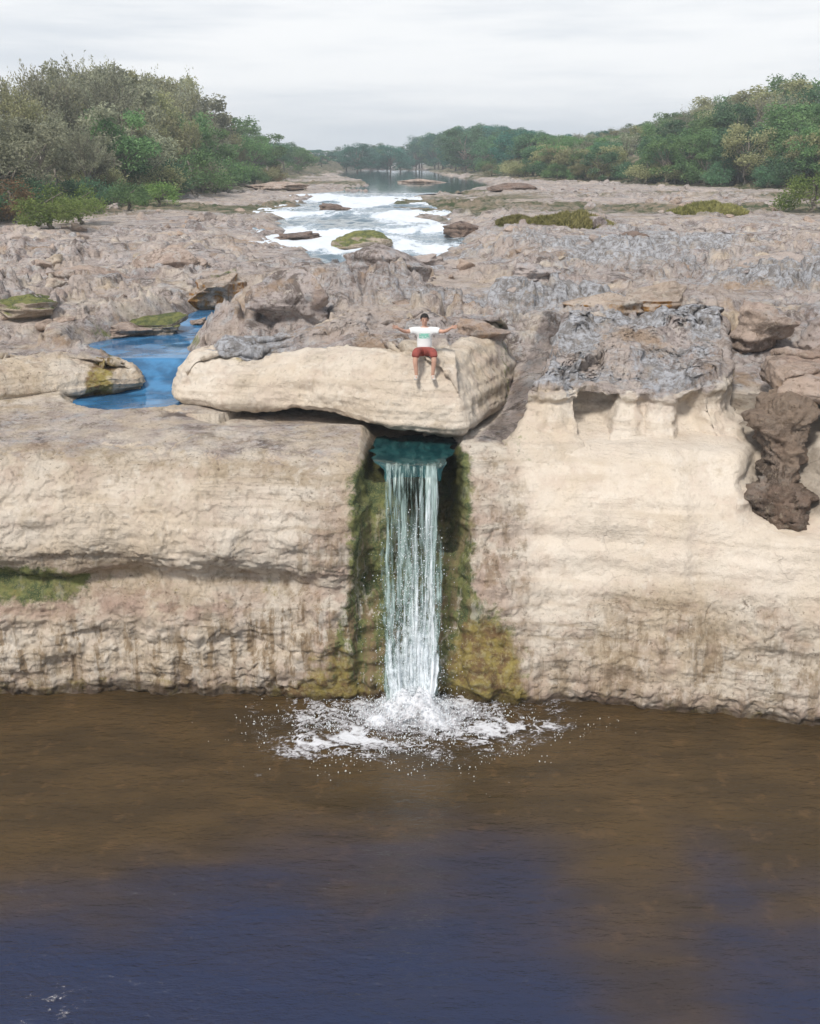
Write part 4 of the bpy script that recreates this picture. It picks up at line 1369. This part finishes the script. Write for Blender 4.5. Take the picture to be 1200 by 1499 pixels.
def tree_meshes(kind, seed, mat):
    rng = np.random.default_rng(seed)
    H = 8.0
    segs, ends = [], []
    if kind == 'feather':      # upright shoots fanning from the base, thin crown
        nl, spread, lo = 16, 2.0, .22
    elif kind == 'bush':
        H, nl, spread, lo = 3.0, 18, 1.7, .1
    elif kind == 'bare':
        nl, spread, lo = 15, 1.8, .3
    else:
        nl, spread, lo = 30, 2.7, .16
    th = H * lo
    trunk_top = H * .62
    segs.append([(0, 0, -.5, .20), (.05, .02, th * .5, .16), (.1 * rng.normal(), .1 * rng.normal(), th, .13), (.25 * rng.normal(), .25 * rng.normal(), trunk_top, .07), (.3 * rng.normal(), .3 * rng.normal(), H * .85, .025)])
    P, D = [], []
    for i in range(nl):
        a = 2 * math.pi * (i / nl) * 2.4 + rng.normal() * .4
        z0 = th * (.5 + .9 * rng.random()) + (trunk_top - th) * .7 * rng.random()
        f = rng.random()
        if kind == 'round':
            rr_ = spread * (.45 + .55 * f ** .5); ze = H * (.14 + .78 * rng.random() ** .8)
            rr_ *= math.sqrt(max(.12, 1 - ((ze - H * .55) / (H * .50)) ** 2))
        elif kind == 'bush':
            rr_ = spread * (.3 + .7 * f); ze = H * (.22 + .70 * rng.random() * (1 - .5 * f))
        else:
            rr_ = spread * (.25 + .75 * f); ze = H * (.45 + .53 * rng.random() * (1 - .35 * f))
        e = np.array([rr_ * math.cos(a), rr_ * math.sin(a), ze])
        s = np.array([0, 0, z0]); m = (s + e) / 2 + np.array([0, 0, -.25 if kind == 'round' else .2]) + rng.normal(0, .15, 3)
        sc = H / 8
        segs.append([(*s, .065 * sc), (*m, .04 * sc), (*e, .012)])
        if kind == 'round':
            k = 150
            cs = .60 + .5 * rng.random()
            q = rng.normal(size=(k, 3)); q /= np.linalg.norm(q, axis=1, keepdims=True)
            q *= (rng.random((k, 1)) ** .45) * np.array([cs * 1.1, cs * 1.1, cs * .9])
            P.append(e + q); D.append(q + np.array([0, 0, -.3]))
        elif kind == 'bush':
            k = 170
            q = rng.normal(0, .30, (k, 3)); q[:, 2] *= .9
            P.append(e + q); D.append(q + np.array([0, 0, .15]))
        else:
            # several shoots per limb, leaves along each
            for _ in range(7):
                k = 26 if kind == 'feather' else 11
                tip = e + rng.normal(0, .55, 3) + np.array([0, 0, .45 + .5 * rng.random()])
                st = m + (e - m) * rng.random()
                tt = rng.random((k, 1)) ** .7
                base = st + (tip - st) * tt
                P.append(base + rng.normal(0, .16, (k, 3))); D.append(np.repeat(((tip - st) / np.linalg.norm(tip - st))[None], k, 0))
                segs.append([(*st, .018), (*tip, .004)])
    P, D = np.concatenate(P), np.concatenate(D)
    P[:, 2] = np.maximum(P[:, 2], .05)
    size, asp = {'round': (.26, .62), 'bush': (.17, .5), 'feather': (.27, .34), 'bare': (.20, .3)}[kind]
    cm = leaves('crown', P, D, size, asp, mat, rng)
    tm = tubes('trunk', segs, 5)
    tm.materials.append(M['bark'])
    zmax = P[:, 2].max()
    return tm, cm, float(np.percentile(P[:, 2], 99.5))


LIB = {}


def lib(kind, mat):
    key = (kind, mat)
    if key not in LIB:
        LIB[key] = [tree_meshes(kind, 900 + 37 * len(LIB) + i, M[mat]) for i in range(3)]
    return LIB[key]


def plant_tree(name, x, y, top, kind, mat, wide=1.0, z=None):
    tm, cm, h = random.choice(lib(kind, mat))
    gz = zg(x, y) if z is None else z
    k = max(.15, (top - gz) / h)
    t = empty(name, (x, y, gz), random.random() * 6.28)
    kw = k ** .6 * wide if kind != 'bush' else k * wide
    t.scale = (kw, kw, k)
    link('trunk', tm, None, t)
    link('crown', cm, None, t)
    return t


TREES = []          # (object, zone, row, colour word, u)


def sil_top(u, y, left):
    if left:
        v = np.interp(u, [-400, -60, 0, 60, 150, 220, 290, 330, 390, 430, 480, 560], [60, 85, 100, 104, 88, 110, 122, 165, 198, 214, 222, 226])
    else:
        v = np.interp(u, [440, 560, 620, 660, 720, 780, 840, 900, 960, 1010, 1100, 1180, 1260, 1700], [222, 212, 200, 186, 180, 192, 196, 186, 176, 152, 128, 104, 96, 60])
    return aty(600, float(v), y).z


COLOR = {'leaf_olive': 'olive', 'leaf_grey': 'grey-green', 'leaf_green': 'mid green', 'leaf_dark': 'dark green', 'leaf_haze_tint': 'blue-green', 'leaf_lime': 'bright green', 'leaf_rust': 'rusty brown'}
KIND = {'feather': 'feathery', 'bare': 'thinly leafed twiggy', 'round': 'round-crowned', 'bush': 'low bushy'}


def row(zone, rname, ys, bank, off, n, kinds, frac, left, u0, u1, wide=1.0):
    """a row of trees along a bank, tops following the skyline"""
    k = 0; tries = 0
    while k < n and tries < 4000:
        tries += 1
        y = ys[0] + (ys[1] - ys[0]) * ((k + random.random()) / n)
        b = float(bank(np.array([y]))[0])
        o_ = random.uniform(*off)
        x = b - o_ if left else b + o_
        g = zg(x, y)
        u = ucol(x, y, g + 3)
        if not (u0 <= u <= u1):
            k += .34; k = k if k < n else n
            continue
        kind, mat = random.choice(kinds)
        top = g + max(2.2, (sil_top(u, y, left) - g) * random.uniform(*frac))
        t = plant_tree('tree' if kind != 'bush' else 'shrub', x, y, top, kind, mat, wide * random.uniform(.85, 1.25))
        TREES.append((t, zone, rname, KIND[kind] + ' ' + COLOR[mat], u))
        k += 1


LK = [('feather', 'leaf_grey'), ('feather', 'leaf_olive'), ('feather', 'leaf_olive'), ('round', 'leaf_grey'), ('round', 'leaf_olive')]
row('on the left bank', 'front', (62, 150), left_bank, (1, 5), 30, LK + [('round', 'leaf_green')], (.45, .75), True, -250, 520)
row('on the left bank', 'middle', (66, 170), left_bank, (5, 11), 30, LK, (.72, .98), True, -300, 470)
row('on the left bank', 'back', (74, 190), left_bank, (11, 22), 30, LK + [('round', 'leaf_olive')], (.86, 1.04), True, -300, 450)
row('at the far end of the left bank', 'front', (150, 330), left_bank, (0, 16), 24, [('round', 'leaf_green'), ('round', 'leaf_dark'), ('feather', 'leaf_olive')], (.6, 1.0), True, 330, 560, 1.4)
RK = [('round', 'leaf_green'), ('round', 'leaf_dark'), ('round', 'leaf_green'), ('round', 'leaf_olive')]
row('on the right bank', 'front', (88, 170), right_bank, (1, 7), 34, RK, (.42, .72), False, 640, 1500, 1.2)
row('on the right bank', 'middle', (92, 210), right_bank, (7, 20), 40, RK + [('feather', 'leaf_grey')], (.68, .95), False, 640, 1500, 1.25)
row('on the right bank', 'back', (110, 250), right_bank, (18, 45), 46, RK + [('feather', 'leaf_grey'), ('bare', 'leaf_grey')], (.86, 1.03), False, 640, 1600, 1.3)
row('on the right bank far upstream', 'front', (190, 340), right_bank, (0, 20), 34, [('round', 'leaf_dark'), ('round', 'leaf_haze_tint')], (.7, 1.0), False, 540, 880, 1.5)

BK = [('bush', 'leaf_green'), ('bush', 'leaf_dark'), ('bush', 'leaf_olive')]
row('at left bank foot', 'low', (64, 170), left_bank, (-1, 4), 30, BK + [('bush', 'leaf_grey')], (.16, .34), True, -150, 520, 1.3)
row('at right bank foot', 'low', (88, 210), right_bank, (-1, 5), 44, BK, (.16, .36), False, 640, 1350, 1.4)

# far wall of trees where the river bends
for i in range(46):
    u = 420 + i * 9.2 + random.uniform(-5, 5)
    y = random.uniform(330, 430)
    p = aty(u, 250, y)
    g = zg(p.x, y)
    v = np.interp(u, [420, 480, 540, 560, 600, 660, 720, 780, 840], [216, 220, 206, 216, 204, 188, 182, 190, 200])
    top = aty(u, float(v), y).z
    t = plant_tree('tree', p.x, y, g + (top - g) * random.uniform(.75, 1.02), 'round', random.choice(['leaf_haze_tint', 'leaf_haze_tint', 'leaf_dark']), 1.7)
    TREES.append((t, 'where the river bends far away', 'hazy', 'round-crowned blue-green', u))

# low shrubs at the foot of the left thicket
for u, v, h, mat, lab in [
    (18, 320, 2.6, 'leaf_rust', 'rusty brown shrub at the left edge, foot of the left thicket'),
    (75, 328, 2.4, 'leaf_lime', 'bright green shrub beside the rusty brown shrub at the left edge'),
    (120, 322, 2.2, 'leaf_lime', 'bright green shrub in the middle of the left shrub row'),
    (190, 308, 2.3, 'leaf_green', 'mid green shrub where the left bare rocks meet the thicket'),
    (232, 300, 2.0, 'leaf_lime', 'rightmost bright green shrub at the foot of the left thicket'),
    (285, 290, 4.2, 'leaf_green', 'tall dark rounded shrub under the olive trees'),
    (330, 284, 4.0, 'leaf_green', 'green rounded shrub at the right foot of the left thicket'),
    (400, 270, 2.6, 'leaf_rust', 'brownish shrub near the far end of the left thicket'),
    (1190, 292, 2.6, 'leaf_lime', 'bright green shrub at the right edge on the plateau'),
    (1130, 268, 2.8, 'leaf_green', 'green shrub at the foot of the right bank trees'),
]:
    p = atz(u, v, 7.0 if u < 600 else 8.0)
    g = zg(p.x, p.y)
    t = plant_tree('shrub', p.x, p.y, g + h, 'bush', mat, 1.35)
    tag(t, lab, 'shrub')

ORD = ['first', 'second', 'third', 'fourth', 'fifth', 'sixth', 'seventh', 'eighth', 'ninth', 'tenth', 'eleventh', 'twelfth']
ROWN = {'front': 'in the front row', 'middle': 'in the middle row', 'back': 'against the sky in the back row', 'hazy': 'in the hazy tree line'}
ROWN['low'] = ''
buckets = {}
for t in TREES: buckets.setdefault((t[1], t[2], t[3]), []).append(t)
for (zone, rname, look), L_ in buckets.items():
    L_ = sorted(L_, key=lambda q: q[4])
    vis = [q for q in L_ if -20 <= q[4] <= 1220]
    grp = 'trees ' + zone
    for q in L_:
        if q not in vis or rname == 'hazy' or 'far' in zone or len(vis) > 12:
            lab = f'{look} tree in the {rname} row {zone}'
        else:
            i = vis.index(q)
            lab = f'{look} tree, {ORD[i]} such from left in {rname} row {zone}' if len(vis) > 1 else f'only {look} tree in {rname} row {zone}'
        if rname == 'low': lab = lab.replace(' tree', ' shrub', 1)
        tag(q[0], lab, 'shrub' if rname == 'low' else 'tree', grp)


# ---------------------------------------------------------------- grass mounds
def grass_mound(u, v, z, w, h, label):
    p = atz(u, v, z)
    rng = np.random.default_rng(int(u))
    t = empty('grass_mound', (p.x, p.y + w * .25, zg(p.x, p.y + w * .25) - .1))
    n = 5000
    a = rng.random(n) * 6.283; r = np.sqrt(rng.random(n))
    x, y = r * np.cos(a) * w / 2, r * np.sin(a) * w / 3.2
    zz = h * .62 * (1 - r ** 2) * (1 + .35 * fbm(x * 1.1, y * 1.1, seed=int(u)))
    P = np.column_stack([x, y, zz + .10])
    D = np.column_stack([x * .25, y * .25, np.full(n, 1.2)])
    link('blades', leaves('blades', P, D, .42, .16, M['grass'], rng), None, t)
    g = np.linspace(-1, 1, 30)
    gx, gy = np.meshgrid(g, g)
    rr_ = np.hypot(gx, gy)
    gz = h * .6 * np.clip(1 - rr_ ** 2, -.2, 1) * (1 + .35 * fbm(gx * w * .55, gy * w * .35, seed=int(u)))
    link('soil', np_mesh('soil', np.stack([gx * w / 2, gy * w / 3.2, gz], -1).reshape(-1, 3), grid_quads(30, 30)), M['mossrock'], t)
    return tag(t, label, 'grass mound')


grass_mound(835, 335, 6.9, 5.5, 1.1, 'yellow-green grassy mound in the middle of the right plateau')
grass_mound(1045, 308, 7.4, 5.5, 1.0, 'smaller olive grassy mound near the right trees')
grass_mound(760, 330, 6.9, 2.6, .5, 'small dry grass patch just left of the big grassy mound')

# ---------------------------------------------------------------- light, sky, air
SUN_EL, SUN_AZ = R(50), R(205)      # azimuth clockwise from +y: behind the camera, a little to the left
w = bpy.data.worlds.new('World')
S.world = w
w.use_nodes = True
nt = w.node_tree
nt.nodes.clear()
sky = nt.nodes.new('ShaderNodeTexSky')
sky.sky_type = 'NISHITA'
sky.sun_disc = False
sky.sun_elevation = SUN_EL
sky.sun_rotation = SUN_AZ
sky.dust_density = 2.0
sky.air_density = 1.0
tc = nt.nodes.new('ShaderNodeTexCoord')
mp = nt.nodes.new('ShaderNodeMapping')
mp.inputs['Scale'].default_value = (1, 1, 9)
nz = nt.nodes.new('ShaderNodeTexNoise')
nz.inputs['Scale'].default_value = 2.2
nz.inputs['Detail'].default_value = 6
nz.inputs['Roughness'].default_value = .55
nt.links.new(tc.outputs['Generated'], mp.inputs[0])
nt.links.new(mp.outputs[0], nz.inputs['Vector'])
sep = nt.nodes.new('ShaderNodeSeparateXYZ')
nt.links.new(tc.outputs['Generated'], sep.inputs[0])


def wmap(sock, a, b, lo, hi):
    m = nt.nodes.new('ShaderNodeMapRange')
    m.interpolation_type = 'SMOOTHSTEP'
    nt.links.new(sock, m.inputs['Value'])
    for k, v in (('From Min', a), ('From Max', b), ('To Min', lo), ('To Max', hi)): m.inputs[k].default_value = v
    return m.outputs['Result']


def wmath(op, a, b):
    m = nt.nodes.new('ShaderNodeMath'); m.operation = op; m.use_clamp = True
    for i, q in enumerate((a, b)):
        if isinstance(q, float): m.inputs[i].default_value = q
        else: nt.links.new(q, m.inputs[i])
    return m.outputs[0]


cover = wmath('ADD', wmap(sep.outputs[2], .11, .26, 1.0, .0), wmap(nz.outputs['Fac'], .40, .62, .15, .85))
cl = nt.nodes.new('ShaderNodeMix'); cl.data_type = 'RGBA'
nt.links.new(wmap(nz.outputs['Fac'], .36, .62, 0, 1), cl.inputs[0])
cl.inputs[6].default_value = (6.6, 7.0, 7.5, 1)
cl.inputs[7].default_value = (8.7, 8.8, 8.9, 1)
mx = nt.nodes.new('ShaderNodeMix'); mx.data_type = 'RGBA'
nt.links.new(cover, mx.inputs[0])
nt.links.new(sky.outputs[0], mx.inputs[6])
nt.links.new(cl.outputs[2], mx.inputs[7])
bg = nt.nodes.new('ShaderNodeBackground')
bg.inputs['Strength'].default_value = .1
nt.links.new(mx.outputs[2], bg.inputs['Color'])
wo = nt.nodes.new('ShaderNodeOutputWorld')
nt.links.new(bg.outputs[0], wo.inputs[0])

sl = bpy.data.lights.new('sun', 'SUN')
sl.energy = 2.8
sl.angle = R(10)
sl.color = (1, .96, .90)
so = bpy.data.objects.new('sun', sl)
COL.objects.link(so)
dirv = Vector((math.sin(SUN_AZ) * math.cos(SUN_EL), math.cos(SUN_AZ) * math.cos(SUN_EL), math.sin(SUN_EL)))
so.rotation_euler = dirv.to_track_quat('Z', 'Y').to_euler()
so.location = (0, 0, 60)

k = NT('river valley air')
pv = k.n('ShaderNodeVolumePrincipled')
pv.inputs['Color'].default_value = (.86, .94, 1.0, 1)
pv.inputs['Density'].default_value = .00075
k.t.links.new(pv.outputs[0], k.n('ShaderNodeOutputMaterial').inputs['Volume'])
bm = bmesh.new()
bmesh.ops.create_cube(bm, size=1)
me = bpy.data.meshes.new('haze'); bm.to_mesh(me); bm.free()
hz_ = link('haze', me, k.m)
hz_.scale = (4400, 1130, 44)
hz_.location = (0, 500, 17)
tag(hz_, kind='stuff')

S.view_settings.view_transform = 'Standard'
S.view_settings.look = 'None'
S.view_settings.exposure = 0.25
S.view_settings.gamma = 1.0
S.render.engine = 'CYCLES'
S.cycles.use_denoising = True
S.cycles.max_bounces = 5
S.cycles.diffuse_bounces = 3
S.cycles.volume_bounces = 0
S.cycles.use_adaptive_sampling = True
S.cycles.adaptive_threshold = .02
S.cycles.transparent_max_bounces = 16
